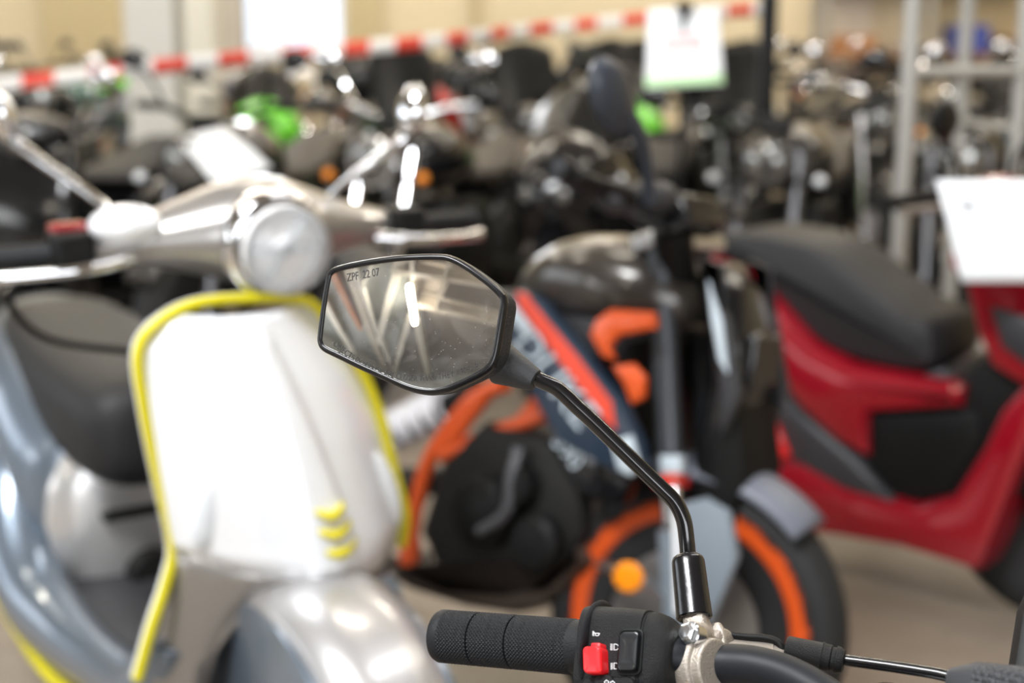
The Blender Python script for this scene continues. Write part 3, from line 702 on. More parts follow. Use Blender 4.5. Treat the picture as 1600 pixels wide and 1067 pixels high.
# lower apron: from the shield's lower line back to the arch over the wheel
topc = [shield_pt(i/16, 0) for i in range(17)]
ll = S.front(215, 1062, EX)
AU = [0, .12, .22, .32, .45, .62, .8, 1]
AP = [(.0, -.225, .30), (.01, -.185, .22), (.02, -.160, .31), (.045, -.135, .43), (.10, -.085, .515), (.14, .0, .53), (.11, .10, .51), (.04, .19, .48)]
def apron(u, v):
    t = topc[int(round(u*16))]; b = [float(np.interp(u, AU, [p_[k] for p_ in AP])) for k in range(3)]
    return tuple(t[k]*(1-v) + b[k]*v - (.02*math.sin(PI*v) if k == 0 else 0) for k in range(3))
part(MB().grid(apron, 16, 10), 'lower_apron', 'silvershade', sv, solid=.012, smooth=60)  # shade of the down-facing skirt comes from the darker silver
# raised centre cover with three yellow slots
cx = lambda z, o=0: shield_pt(.5, (z-zb)/(zt-zb), o)
cc = []
for z, w in ((.905, .012), (.86, .022), (.78, .024), (.68, .030), (.60, .036), (.55, .038), (.522, .034)):
    c = cx(z); cc.append([(c[0] + .004 + .012*math.cos(a)*.8, c[1] + .005 + w*math.sin(a), c[2]) for a in [PI/2 - PI*k/8 for k in range(9)]] + [(c[0]-.01, c[1]+.005-w, c[2]), (c[0]-.01, c[1]+.005+w, c[2])])
CCV = part(MB().loft(cc), 'centre_cover', 'silver', sv, smooth=50)
for i, (px, py, w) in enumerate(((515, 798, 24), (521, 827, 29), (527, 856, 33))):
    y, z = S.front(px, py, .165); k = w/1060
    part(MB().tube([(.166, y-k*1.0, z+.004), (.175, y-k*.5, z-.002), (.179, y, z-.004), (.174, y+k*.5, z-.001), (.162, y+k*1.0, z+.006)], [.004, .0065, .008, .0065, .004], 10, smooth=3), 'yellow_slot', 'yellow', sv, CCV)
# turn signal lens set in the shield's right flank and its twin
for u in (.15, .88):
    c = shield_pt(u, .25); rr = []
    part(MB().ell((c[0]-.004, c[1], c[2]), (.012, .030, .075), M=Matrix.Rotation(R(-18 if u < .5 else 18), 3, 'X')), 'turn_signal', 'lens', sv, SH)
# headset and headlight
HZ = hl[2]; 
hs_r = []
for y, rx, rz, dx, dz in ((-.27, .016, .016, -.06, .0), (-.23, .030, .026, -.055, .002), (-.17, .048, .038, -.045, .006), (-.10, .070, .058, -.03, .012), (-.05, .092, .078, -.025, .014), (0, .100, .086, -.02, .014), (.05, .092, .078, -.025, .014), (.10, .070, .058, -.03, .012), (.17, .048, .038, -.045, .006), (.23, .030, .026, -.055, .002), (.27, .016, .016, -.06, 0)):
    hs_r.append([(dx + rx*math.cos(2*PI*k/28) - .03, y, HZ + dz + rz*math.sin(2*PI*k/28)) for k in range(28)])
HS = part(MB().loft(hs_r), 'headset', 'silvershade', sv, smooth=60, sub=1)
ha_ = nrm((1, 0, -.10)); hc = np.array([.035, 0, HZ])
part(MB().lathe(hc - ha_*.05, ha_, [(0, .078), (.035, .083), (.052, .082), (.060, .076), (.062, .070), (.055, .067), (.04, .064), (.04, .01)], 48), 'headlight_ring', 'chrome', sv, HS)
part(MB().lathe(hc + ha_*.022, ha_, [(0, .066), (.012, .066), (.012, .060), (.002, .050), (.002, .02), (.008, .018), (.010, .0)], 48), 'reflector', 'reflector', sv, HS)
part(MB().lathe(hc + ha_*.036, ha_, [(0, .066), (.012, .066), (.020, .055), (.025, .030), (.0265, 0)], 48), 'headlight_lens', 'glass', sv, HS)
ld = MB().box(hc + ha_*.036, (.006, .115, .012)).beam(hc + ha_*.036 + np.array([0, .035, .045]), hc + ha_*.036 + np.array([0, -.0, -.0]), .006, .014).beam(hc + ha_*.036 + np.array([0, -.035, -.045]), hc + ha_*.036 + np.array([0, -.0, -.0]), .006, .010)
part(ld, 'light_bar', 'lens', sv, HS)
# levers, grips, switch box, brake reservoir
for s_ in (-1, 1):
    part(MB().tube([(-.06, s_*.26, HZ-.0), (-.085, s_*.30, HZ-.004), (-.12, s_*.43, HZ-.01)], .017, 16).lathe((-.12, s_*.425, HZ-.01), (-.3, s_, 0), [(0, .017), (.004, .021), (.014, .020), (.018, .012)], 16), 'grip', 'rubber', sv)
    part(MB().tube([(-.03, s_*.20, HZ-.012), (-.005, s_*.27, HZ-.018), (-.03, s_*.36, HZ-.024), (-.055, s_*.41, HZ-.026)], [.011, .009, .008, .011], 12, smooth=4), 'brake_lever', 'chrome', sv)
    part(MB().box((-.075, s_*.275, HZ), (.06, .06, .055)), 'switch_box', 'black', sv, bev=.008)
part(MB().ell((-.05, -.20, HZ+.035), (.045, .055, .030)), 'reservoir', 'silver', sv)
part(MB().box((-.10, -.27, HZ+.030), (.03, .055, .016)), 'lever_guard', 'crimson', sv, bev=.006)
part(MB().tube([(-.08, -.33, HZ-.02), (-.10, -.36, HZ-.07), (-.14, -.30, HZ-.14), (-.12, -.18, HZ-.17)], .006, 8, smooth=5), 'brake_hose', 'black', sv)
# chrome mirrors on cranked stems
for s_, pts, hd_ in ((1, [(505, 345, .165), (508, 318, .17), (545, 278, .195), (610, 235, .24), (632, 214, .26)], (641, 182, .265)), (-1, [(181, 385, -.20), (178, 345, -.205), (160, 318, -.215), (70, 255, -.26), (25, 222, -.285)], (2, 190, -.30))):
    q = []
    for px, py, y in pts: x, z = S.side(px, py, y); q.append((x, y, z))
    x, z = S.side(*hd_)
    st_ = part(MB().tube(q, [.008, .007, .007, .009, .010], 12, smooth=4), 'mirror_stem', 'chrome', sv)
    mh = MB().lathe((x+.012, hd_[2], z+.012), (-1, 0, .08), [(-.012, .002), (-.010, .018), (-.004, .032), (.006, .040), (.018, .044), (.022, .045), (.026, .042), (.026, 0)], 32)
    part(MB().ell((x+.004, hd_[2], z+.010), (.030, .021, .043), 24, 16, M=Matrix.Rotation(R(-14*s_), 3, 'X')), 'mirror_head', 'chrome', sv, st_)
# fender, wheel, wheel arch lining
ax_x, ax_z, fr_r = .17, .225, .330
def fend(u, v, rr=fr_r):
    a = R(-38 + 200*v); t = u*2-1; r_ = rr - .035*abs(t)**3.0; w = .100 - .015*abs(math.cos(a))
    return (ax_x + r_*math.cos(a)*1.0, t*w, ax_z + r_*math.sin(a))
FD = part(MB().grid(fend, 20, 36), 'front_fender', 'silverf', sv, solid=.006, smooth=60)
for s_ in (-1, 1):
    part(MB().slab([(ax_x + .297*math.cos(R(a)), ax_z + .297*math.sin(R(a))) for a in range(-20, 201, 10)] + [(ax_x-.12, ax_z), (ax_x+.12, ax_z)], s_*.096-.008, s_*.096+.008, .005), 'fender_side', 'bluegrey', sv, FD)
part(MB().lathe((ax_x, -.05, ax_z), (0, 1, 0), [(0, .13), (0, .16), (.012, .195), (.05, .210), (.088, .195), (.10, .16), (.10, .13)], 48), 'front_tyre', 'tyre', sv)
part(MB().lathe((ax_x, -.045, ax_z), (0, 1, 0), [(.03, 0), (0, .03), (.035, .10), (0, .125), (0, .140), (.09, .140), (.09, .125), (.055, .1), (.09, .03), (.06, 0)], 32), 'front_rim', 'bluegrey', sv)
part(MB().tube([(ax_x-.02, .075, ax_z), (ax_x-.09, .07, .45), (.03, .03, .60), (-.03, 0, .90)], [.025, .03, .04, .035], 16), 'steering_column', 'black', sv)
part(MB().slab([(ax_x + .365*math.cos(R(a)), ax_z + .345*math.sin(R(a))) for a in range(104, 191, 8)] + [(ax_x + .335*math.cos(R(a)), ax_z + .325*math.sin(R(a))) for a in range(184, 103, -8)], -.13, .10, .004), 'wheel_arch', 'black', sv)
# inner apron behind the shield, floor, underseat body, seat
part(MB().loft([[( -.045, y*w, z) for y, z in ((-1, .32), (1, .32))] + [(.0, w, .40), (.0, w*.9, .88), (-.03, w*.5, .93), (-.03, -w*.5, .93), (0, -w*.9, .88), (0, -w, .40)] for w in (.17,)] + [[(x-.05, y*.8, z) for x, y, z in ((-.045, -.16, .32), (-.045, .16, .32), (0, .16, .42), (0, .14, .84), (-.03, .08, .88), (-.03, -.08, .88), (0, -.14, .84), (0, -.16, .42))]]), 'inner_apron', 'black', sv, bev=.01)
FL = part(MB().slab([(-.02, .27), (-.02, .40), (-.10, .33), (-.50, .30), (-.74, .30), (-.74, .19), (-.12, .20)], -.17, .17, .02), 'floorboard', 'darkgrey', sv)
for s_ in (-1, 1):
    rail = [(.0, .44, .185), (-.05, .365, .19), (-.12, .315, .20), (-.30, .285, .205), (-.50, .270, .21), (-.68, .285, .215), (-.81, .37, .21), (-.88, .49, .19), (-.90, .62, .15)]
    part(MB().tube([(x, s_*y, z) for x, z, y in rail], [.030, .045, .050, .050, .060, .070, .075, .060, .03], 20, smooth=5), 'side_rail', 'bluegrey', sv)
    part(MB().tube([(-.20, s_*.235, .235), (-.36, s_*.245, .215), (-.56, s_*.255, .21), (-1.0, s_*.24, .22)], .011, 8, smooth=4), 'yellow_sill', 'yellow', sv)
def cowl(u, v):
    x = -.52 - .88*u; a = PI*v
    hh = .42 + .0*u; w = (.225 - .14*u**3)*(math.sin(a)**.45 if 0 < v < 1 else 0) ; 
    return (x, -math.cos(a)*0 + w*1.0, .30 + .45*v + .12*u*(v) + .08*u)
body = []
for x, w, z0, z1 in ((-.70, .13, .30, .60), (-.73, .19, .27, .62), (-.80, .225, .25, .64), (-.92, .235, .27, .72), (-1.12, .215, .32, .74), (-1.28, .16, .42, .76), (-1.38, .08, .55, .76)):
    zc, hz = (z0+z1)/2, (z1-z0)/2; ring = []
    for k in range(36):
        a = 2*PI*k/36; c, q = math.cos(a), math.sin(a); rr = (abs(c)**3 + abs(q)**3)**(-1/3); ring.append((x, c*rr*w, zc + q*rr*hz))
    body.append(ring)
part(MB().loft(body), 'rear_body', 'bluegrey', sv, smooth=60, sub=1)
part(MB().ell((-.70, 0, .42), (.06, .185, .20)), 'underseat_panel', 'silvermidshade', sv)
part(MB().box((-.640, -.03, .43), (.03, .12, .018)), 'panel_slot', 'black', sv, bev=.004)
seat_r = []
for x, w, z0, z1 in ((-.50, .070, .58, .66), (-.515, .125, .52, .705), (-.56, .150, .50, .725), (-.75, .165, .52, .735), (-.98, .160, .58, .75), (-1.18, .135, .64, .77), (-1.27, .09, .68, .76)):
    zc, hz = (z0+z1)/2, (z1-z0)/2
    seat_r.append([(x, w*math.cos(a)*(abs(math.cos(a))**3.2+abs(math.sin(a))**3.2)**(-1/3.2), zc + hz*math.sin(a)*(abs(math.cos(a))**3.2+abs(math.sin(a))**3.2)**(-1/3.2)) for a in [2*PI*k/32 for k in range(32)]])
part(MB().loft(seat_r), 'seat', 'seat', sv, smooth=60, sub=1)
part(MB().lathe((-1.08, -.055, .215), (0, 1, 0), [(0, .13), (0, .16), (.012, .195), (.055, .212), (.098, .195), (.11, .16), (.11, .13)], 48), 'rear_tyre', 'tyre', sv)
part(MB().lathe((-1.08, -.05, .215), (0, 1, 0), [(0, 0), (0, .135), (.10, .135), (.10, 0)], 32), 'rear_rim', 'bluegrey', sv)
part(MB().tube([(-1.08, 0, .215), (-.85, 0, .30), (-.6, 0, .30)], .05, 12), 'swingarm', 'dark', sv)

# ------------------------------------------------------------------ orange framed motorcycle in the middle
ax = P(1084, 1018, 2.62)
K0_ = Frame(0, 0, -40, 9); ko = ax - K0_.k*.300
K = Frame(ko[0], ko[1], -40, 9)
kt = veh('motorcycle', K, 'dark naked motorcycle with orange trellis frame and orange front wheel rim', 'motorcycle')
def kp(mb, name, m, parent=None, **k): return part(mb, name, m, kt, parent, **k)
az = .300; ws = R(12)
wh = np.array([math.cos(ws), math.sin(ws), 0]); wn = np.array([-math.sin(ws), math.cos(ws), 0])
WSC = .935
sc = lambda pr: [(h, r*WSC) for h, r in pr]
TY = kp(MB().lathe(np.array([0, 0, az]) - wn*.058, wn, sc([(.010, .222), (.004, .238), (.004, .268), (.022, .294), (.058, .304), (.094, .294), (.112, .268), (.116, .238), (.106, .222)]), 72), 'front_tyre', 'tyre')
RM = kp(MB().lathe(np.array([0, 0, az]) - wn*.050, wn, [(.016, .186), (0, .194), (-.004, .200), (-.004, .230), (.004, .234), (.096, .234), (.104, .230), (.104, .200), (.100, .194), (.084, .186)] , 72), 'front_rim', 'orange')
RM.data.polygons
hub = MB().lathe(np.array([0, 0, az]) - wn*.045, wn, sc([(0, .0), (0, .030), (.02, .036), (.07, .036), (.09, .030), (.09, 0)]), 24)
hubo = kp(hub, 'wheel_hub', 'black', RM)
for k in range(5):
    a = R(20 + 72*k)
    for da in (-.16, .16):
        e = lambda r_, aa: np.array([0, 0, az]) + wh*r_*math.cos(aa) + np.array([0, 0, 1])*r_*math.sin(aa)
        kp(MB().beam(e(.03, a), e(.178, a + da), .030, .014, tuple(wn)), 'spoke', 'orange', RM)
kp(MB().lathe(np.array([0, 0, az]) - wn*.062, wn, sc([(0, .100), (0, .150), (.005, .150), (.005, .100)]), 48).lathe(np.array([0, 0, az]) - wn*.060, wn, sc([(0, .03), (0, .06), (.003, .06), (.003, .03)]), 24), 'brake_disc', 'disc')
for k in range(5):
    a = R(50 + 72*k); kp(MB().beam(np.array([0,0,az]) - wn*.0585 + (wh*math.cos(a)+np.array([0,0,1])*math.sin(a))*.05, np.array([0,0,az]) - wn*.0585 + (wh*math.cos(a+.3)+np.array([0,0,1])*math.sin(a+.3))*.105, .016, .004, tuple(wn)), 'disc_arm', 'disc')
rk = np.array([-.40, 0, .92]); rk = rk/np.linalg.norm(rk)      # rake of the fork
def forkpt(y, t): return np.array([.0, 0, az]) + wn*y + np.array([-.036, 0, 0]) + rk*t
FB = {-.098: (K.side(1060, 990, -.098), K.side(1032, 395, -.098)), .098: (K.side(1112, 990, .098), K.side(1092, 400, .098))}
def forkpt(y, t):
    if y == 0: a, b = (np.array(FB[-.098][i])*.5 + np.array(FB[.098][i])*.5 for i in (0, 1))
    else: a, b = map(np.array, FB[y])
    q = a + (b-a)*min(1.05, t/.74); return np.array([q[0], y, q[1]])
for y in (-.098, .098):
    kp(MB().tube([forkpt(y, -.02), forkpt(y, .20)], [.030, .028], 20), 'fork_bottom', 'forkguard')
    kp(MB().tube([forkpt(y, .18), forkpt(y, .32)], .0205, 20), 'stanchion', 'chrome')
    kp(MB().tube([forkpt(y, .30), forkpt(y, .78)], [.024, .025], 20), 'fork_tube', 'forkdark')
    kp(MB().tube([forkpt(y, .285), forkpt(y, .305)], .033, 20), 'fork_ring', 'tail')
# guards over the lower legs, fender
def kslab(pts, y, w, name, m, r=.006, parent=None, sm=0):
    return kp(MB().slab(K.sides(pts, y), y, y+w, r, sm=sm), name, m, parent)
kslab([(1052, 790), (1100, 778), (1136, 800), (1150, 870), (1130, 925), (1098, 1000), (1062, 1000), (1052, 880)], -.135, .020, 'fork_guard', 'forkguard')
kslab([(1049, 800), (1060, 798), (1062, 960), (1052, 955)], -.145, .016, 'lit_leg_strip', 'paper', .003)  # white strip stands for light catching the fork leg
kslab([(1030, 712), (1062, 712), (1062, 740), (1032, 740)], -.130, .02, 'fork_decal', 'decalwhite', .003)
kslab([(1034, 740), (1060, 740), (1060, 752), (1036, 752)], -.131, .02, 'fork_decal', 'decalred', .003)
def kf(u, v):
    a = R(47 + 80*v); t = u*2-1; r_ = .306 - .035*abs(t)**2.5; w = .078 - .012*v
    c = np.array([.0, 0, az]) + wn*t*w
    return c + wh*r_*math.cos(a) + np.array([0, 0, 1])*r_*math.sin(a)
kp(MB().grid(kf, 12, 24), 'front_fender', 'fender', solid=.006, smooth=60)
# amber signal on a stalk
x, z = K.side(1000, 900, -.19); kp(MB().lathe((x-.01, -.205, z), (.35, -1, 0), [(0, .014), (.004, .026), (.014, .027), (.020, .022), (.022, 0)], 28), 'amber_reflector', 'amber')
x2, z2 = K.side(938, 882, -.14); kp(MB().tube([(x2, -.14, z2), (x, -.19, z)], .009, 10).tube([(x, -.19, z), (.0, -.10, az+.05)], .008, 8), 'reflector_stalk', 'alu')
# frame tubes: right side and its mirror image on the left
def frame_tube(path, r, m='orange', name='frame_tube', ys=(-.115, -.115)):
    n = len(path)
    for s_ in (1, -1):
        q = []
        for i, (a, b) in enumerate(path):
            y = ys[0] + (ys[1]-ys[0])*i/max(1, n-1); x, z = K.side(a, b, y); q.append((x, y*s_, z))
        kp(MB().tube(q, r, 14, smooth=4), name, m)
frame_tube([(642, 846), (650, 790), (668, 725), (700, 672), (742, 622), (790, 600)], .0165)
frame_tube([(690, 708), (725, 662), (760, 615)], .0150)
frame_tube([(690, 712), (760, 682), (845, 650), (900, 630), (985, 590)], .0160, ys=(-.115, -.06))
frame_tube([(905, 640), (930, 600), (962, 560)], .014, ys=(-.10, -.05))
frame_tube([(642, 846), (640, 880)], .022)
kslab([(928, 500), (952, 483), (1018, 488), (1020, 514), (965, 524), (948, 542), (955, 562), (938, 556), (920, 524)], -.185, .022, 'frame_head', 'orange', .008)
kslab([(955, 572), (985, 568), (1004, 590), (1002, 622), (984, 632), (972, 600)], -.185, .022, 'frame_lug', 'orange', .008)
# tank, shroud with its lettering, seat
tk = []
for px, zt_, w, zb_ in ((-.46, .86, .06, .80), (-.42, .92, .10, .80), (-.34, .975, .145, .80), (-.24, .99, .165, .80), (-.14, .98, .160, .80), (-.06, .945, .12, .82), (-.02, .90, .07, .84)):
    zc, hz = (zt_+zb_)/2, (zt_-zb_)/2
    tk.append([(px, w*math.cos(a)*(abs(math.cos(a))**2.6+abs(math.sin(a))**2.6)**(-1/2.6), zc + hz*math.sin(a)*(abs(math.cos(a))**2.6+abs(math.sin(a))**2.6)**(-1/2.6)) for a in [2*PI*k/28 for k in range(28)]])
kp(MB().loft(tk), 'fuel_tank', 'tank', smooth=60, sub=1)
YS = -.175
SHR = kslab([(788, 470), (808, 452), (840, 470), (900, 545), (960, 620), (992, 690), (998, 728), (975, 745), (925, 722), (870, 690), (845, 650), (812, 590), (790, 530)], YS, .045, 'tank_shroud', 'navy', .012)
kp(MB().slab(K.sides([(900, 470), (1000, 440), (1010, 500), (960, 560), (905, 560), (860, 500)], -.13), -.13, .13, .02), 'tank_side', 'darkgrey')
kp(MB().slab(K.sides([(806, 456), (820, 460), (900, 556), (955, 628), (962, 672), (940, 655), (880, 575), (810, 482)], YS-.002), YS-.002, YS+.012, .002), 'shroud_stripe', 'decalred', SHR)
# pale panels and DUKE lettering along the shroud
kp(MB().slab(K.sides([(796, 474), (806, 480), (830, 512), (818, 524), (797, 498)], YS-.004), YS-.004, YS+.006, .002), 'shroud_panel', 'decalwhite', SHR)
kp(MB().slab(K.sides([(955, 690), (985, 680), (996, 722), (985, 744), (965, 734)], YS-.004), YS-.004, YS+.006, .002), 'shroud_panel', 'decalwhite', SHR)
p0 = np.array(K.side(800, 536, YS)); p1 = np.array(K.side(952, 730, YS)); dd = p1-p0; ln = np.linalg.norm(dd); dd = dd/ln; nn = np.array([-dd[1], dd[0]])
txw = [None]
def duke(x, y):
    q = p0 + dd*x*1.0 + nn*y + dd*y*.25; return (q[0], YS-.006, q[1])
text_mesh('DUKE', .086, duke, 'shroud_lettering', M['decalwhite'], SHR, extrude=0)
p2 = np.array(K.side(862, 690, -.16))
def d390(x, y): q = p2 + dd*x*.9 + nn*y; return (q[0], -.162, q[1])
kslab([(850, 690), (880, 665), (930, 700), (985, 750), (960, 790), (900, 770)], -.16, .06, 'radiator_shroud', 'blackg', .012)
text_mesh('390', .055, d390, 'model_number', M['decalwhite'], SHR)
seat_k = []
for x, w, z0, z1 in ((-.42, .07, .80, .86), (-.50, .12, .78, .85), (-.68, .14, .76, .83), (-.82, .12, .79, .86), (-.95, .09, .83, .90), (-1.05, .05, .87, .91)):
    zc, hz = (z0+z1)/2, (z1-z0)/2; seat_k.append([(x, w*math.cos(2*PI*k/20), zc + hz*math.sin(2*PI*k/20)) for k in range(20)])
kp(MB().loft(seat_k), 'seat', 'seat', smooth=60)
kp(MB().loft([[(x, w*math.cos(2*PI*k/16), z + h*math.sin(2*PI*k/16)) for k in range(16)] for x, w, z, h in ((-.60, .10, .74, .05), (-.85, .10, .78, .05), (-1.08, .05, .86, .03))]), 'tail_unit', 'black', smooth=60)
# engine, belly exhaust box, shock with white spring, swingarm, rear wheel
kp(MB().slab(K.sides([(690, 720), (750, 660), (850, 680), (905, 740), (915, 830), (880, 900), (800, 930), (690, 900), (655, 830)], -.12), -.13, .13, .03), 'engine', 'dark')
for c, r_ in (((745, 800), .070), ((800, 760), .045), ((830, 850), .055)):
    x, z = K.side(*c, -.16); kp(MB().lathe((x, -.125, z), (0, -1, 0), [(0, r_), (.03, r_), (.042, r_*.8), (.046, 0)], 32), 'engine_cover', 'black')
kp(MB().tube([(*K.side(812, 700, -.15), 0)[:1] + (-.15,) + (K.side(812, 700, -.15)[1],), (K.side(800, 745, -.16)[0], -.16, K.side(800, 745, -.16)[1]), (K.side(792, 800, -.16)[0], -.16, K.side(792, 800, -.16)[1]), (K.side(750, 830, -.16)[0], -.16, K.side(750, 830, -.16)[1])], .013, 12, smooth=4), 'shift_linkage', 'darkalu')
kp(MB().slab(K.sides([(598, 872), (640, 868), (700, 900), (790, 905), (850, 895), (900, 850), (915, 880), (870, 930), (800, 962), (720, 950), (640, 925), (600, 900)], -.12), -.13, .11, .03), 'belly_pan', 'brown')
ex = [(915, 760), (935, 800), (918, 850), (890, 900)]
kp(MB().tube([(K.side(a, b, -.07)[0], -.07, K.side(a, b, -.07)[1]) for a, b in ex], .022, 14, smooth=5), 'exhaust_header', 'brown')
kp(MB().slab([(x, z) for x, z in ((-.12, .88), (-.17, .90), (-.19, .56), (-.13, .54))], -.12, .13, .01), 'radiator', 'black')
sa, sb = np.array(K.side(598, 682, -.02)), np.array(K.side(700, 630, -.02)); n_ = 5; prof = []
sdir = np.array([sb[0]-sa[0], 0, sb[1]-sa[1]]); sl2 = np.linalg.norm(sdir)
for k in range(n_*4+1): prof.append((sl2*k/(n_*4), .033 + .013*math.cos(2*PI*k/4)))
SP = kp(MB().lathe((sa[0], -.02, sa[1]), sdir, [(0, .02)] + prof + [(sl2, .02)], 28), 'shock_spring', 'spring')
kp(MB().tube([(sa[0]-.1, -.02, sa[1]-.07), (sb[0]+.08, -.02, sb[1]+.04)], .026, 16), 'shock_body', 'black', SP)
rx_ = -1.357
for s_ in (-1, 1): kp(MB().tube([(-.62, s_*.10, .42), (-.90, s_*.12, .37), (rx_, s_*.12, .31)], [.035, .03, .022], 14), 'swingarm', 'dark')
kp(MB().lathe((rx_, -.075, az), (0, 1, 0), [(.01, .22), (0, .24), (.01, .275), (.04, .298), (.075, .304), (.11, .298), (.14, .275), (.15, .24), (.14, .22)], 56), 'rear_tyre', 'tyre')
kp(MB().lathe((rx_, -.06, az), (0, 1, 0), [(.03, .0), (.03, .19), (0, .225), (.12, .225), (.09, .19), (.09, 0)], 48), 'rear_rim', 'orange')
# yokes, headlight mask, handlebar, controls, mirror
for t in (.62, .76):
    c = forkpt(0, t); kp(MB().box(c, (.05, .25, .03), ry=R(-23)), 'yoke', 'alu' if t > .7 else 'black', bev=.006)
kp(MB().tube([(-.26, 0, .72), (-.30, 0, .95)], .03, 12), 'steering_head', 'black')
mk = MB()
mr = []
for z, x, w, d in ((.56, .0, .05, .05), (.64, .02, .065, .07), (.74, .04, .072, .08), (.82, .03, .075, .09), (.90, .005, .068, .08), (.955, -.03, .055, .05)):
    mr.append([(x + d*.5*math.cos(a)*(abs(math.cos(a))**3+abs(math.sin(a))**3)**(-1/3), w*math.sin(a)*(abs(math.cos(a))**3+abs(math.sin(a))**3)**(-1/3), z) for a in [2*PI*k/24 for k in range(24)]])
HM = kp(mk.loft(mr), 'headlight_mask', 'blackg', smooth=50)
for s_ in (-1, 1):
    kp(MB().slab([(.02, .95), (-.02, .965), (.05, .86), (.09, .74), (.065, .66), (.045, .76), (.035, .86)], s_*.083-.008, s_*.083+.008, .003), 'mask_wing', 'darkgrey', HM)
    kp(MB().slab([(.005, .925), (.04, .86), (.065, .77), (.045, .79), (.02, .86)], s_*.094-.003, s_*.094+.003, .001), 'wing_pale_panel', 'decalwhite', HM)  # pale panel set on each mask wing
kp(MB().box((.078, 0, .79), (.02, .10, .10)), 'headlight_lens', 'blackg', HM, bev=.01)
kp(MB().slab([(-.0, .70), (.07, .72), (.10, .60), (.07, .44), (.0, .45)], -.065, .08, .01), 'horn_bracket', 'black')
def kq(px, py, y): x, z = K.side(px, py, y); return (x, y, z)
GR, CT, GL = np.array(K.loc(P(872, 262, 2.22))), np.array(K.loc(P(1050, 352, 2.48))), np.array(K.loc(P(1135, 322, 2.78)))
hm = lambda a, b, t: a + (b-a)*t
HBK = kp(MB().tube([GR, hm(GR, CT, .45), hm(GR, CT, .72) + (0, 0, -.012), CT, hm(CT, GL, .28) + (0, 0, -.012), hm(CT, GL, .55), GL], .0125, 14, smooth=3), 'handlebar', 'forkdark')
for e_, s_ in ((GR, -1), (GL, 1)):
    kp(MB().tube([e_, hm(e_, CT, .36)], .0175, 16), 'grip', 'rubber', HBK)
    c = hm(e_, CT, .48); kp(MB().ell(c, (.035, .04, .030)), 'switch_box', 'darkgrey', HBK)
    kp(MB().tube([c + (.03, 0, -.005), hm(e_, CT, .30) + (.06, 0, -.005), hm(e_, CT, .02) + (.035, 0, -.01)], [.010, .008, .009], 10, smooth=3), 'brake_lever' if s_ < 0 else 'clutch_lever', 'black', HBK)
mb_ = np.array(K.loc(P(1016, 318, 2.36))); mt_ = np.array(K.loc(P(995, 205, 2.28))); mc_ = np.array(K.loc(P(957, 152, 2.24)))
kp(MB().tube([mb_, (mb_+mt_)/2 + (.0, .01, 0), mt_, mc_], [.011, .012, .015, .016], 10, smooth=3), 'mirror_stem', 'blackm', HBK)
kp(MB().ell(mc_, (.024, .074, .046), M=Matrix.Rotation(R(-42), 3, 'X')), 'mirror_head', 'blackm', HBK)
kp(MB().ell(hm(CT, GR, .2) + (0, 0, .03), (.045, .05, .03)), 'brake_reservoir', 'darkgrey', HBK)
kp(MB().box(CT + (.03, .02, .02), (.05, .13, .06), ry=R(-35)), 'instrument_cluster', 'blackg', bev=.008)
x_, z_ = K.side(1062, 385, -.05); kp(MB().ell((x_, -.05, z_), (.016, .016, .022)), 'clamp_bolt', 'chrome')
x_, z_ = K.side(1072, 415, -.05); kp(MB().ell((x_, -.05, z_), (.010, .010, .030)), 'key_barrel', 'chrome')
kp(MB().tube([forkpt(0, .60), CT], .035, 14), 'steering_stem', 'black')

# ------------------------------------------------------------------ red scooter on the right
ro = P(1300, 480, 3.6)
Q = Frame(ro[0], ro[1], -42)
rd = veh('scooter', Q, 'crimson scooter with long black seat and a white sheet on its front', 'scooter')
def rp(mb, name, m, parent=None, **k): return part(mb, name, m, rd, parent, **k)
def rslab(pts, y0, y1, name, m, r=.02, sm=0, parent=None, yp=None): return rp(MB().slab(Q.sides(pts, y0 if yp is None else yp), y0, y1, r, sm=sm), name, m, parent)
YR = -.19
rslab([(1112, 408), (1150, 425), (1215, 490), (1262, 545), (1320, 575), (1400, 590), (1452, 600), (1500, 605), (1495, 640), (1350, 648), (1352, 716), (1300, 690), (1245, 640), (1185, 560), (1125, 455)], YR, .19, 'rear_body', 'crimson', .035)
rslab([(1185, 560), (1245, 640), (1335, 716), (1400, 790), (1310, 765), (1245, 735), (1205, 690), (1195, 640)], YR+.01, .17, 'side_cover', 'darkgrey', .02)
rslab([(1186, 655), (1210, 665), (1230, 715), (1200, 722), (1188, 700)], YR-.01, -.10, 'side_reflector', 'tail', .01)
rslab([(1200, 716), (1250, 722), (1320, 765), (1430, 792), (1486, 775), (1532, 700), (1560, 640), (1600, 600), (1625, 660), (1590, 740), (1548, 850), (1524, 896), (1400, 858), (1245, 832), (1212, 790)], YR, .17, 'floor_skirt', 'crimson', .03)
rslab([(1350, 645), (1525, 640), (1532, 690), (1486, 770), (1430, 788), (1352, 760)], YR+.03, .15, 'footwell', 'black', .02)
rslab([(1478, 420), (1502, 438), (1520, 520), (1545, 575), (1600, 610), (1690, 640), (1760, 560), (1740, 440), (1640, 370), (1540, 360), (1480, 392)], YR-.0, .17, 'front_shield', 'crimson', .03)
rslab([(1546, 478), (1600, 495), (1660, 520), (1660, 590), (1600, 570), (1562, 540)], YR-.012, .10, 'shield_panel', 'darkgrey', .01)
rslab([(1440, 585), (1475, 575), (1490, 600), (1450, 606)], -.12, .12, 'floor_mat', 'darkgrey', .01)
sr = Q.sides([(1108, 375), (1150, 362), (1230, 372), (1290, 392), (1350, 440), (1410, 485), (1452, 505), (1462, 540), (1455, 575), (1410, 580), (1330, 562), (1270, 530), (1225, 480), (1165, 418), (1118, 402)], -.13)
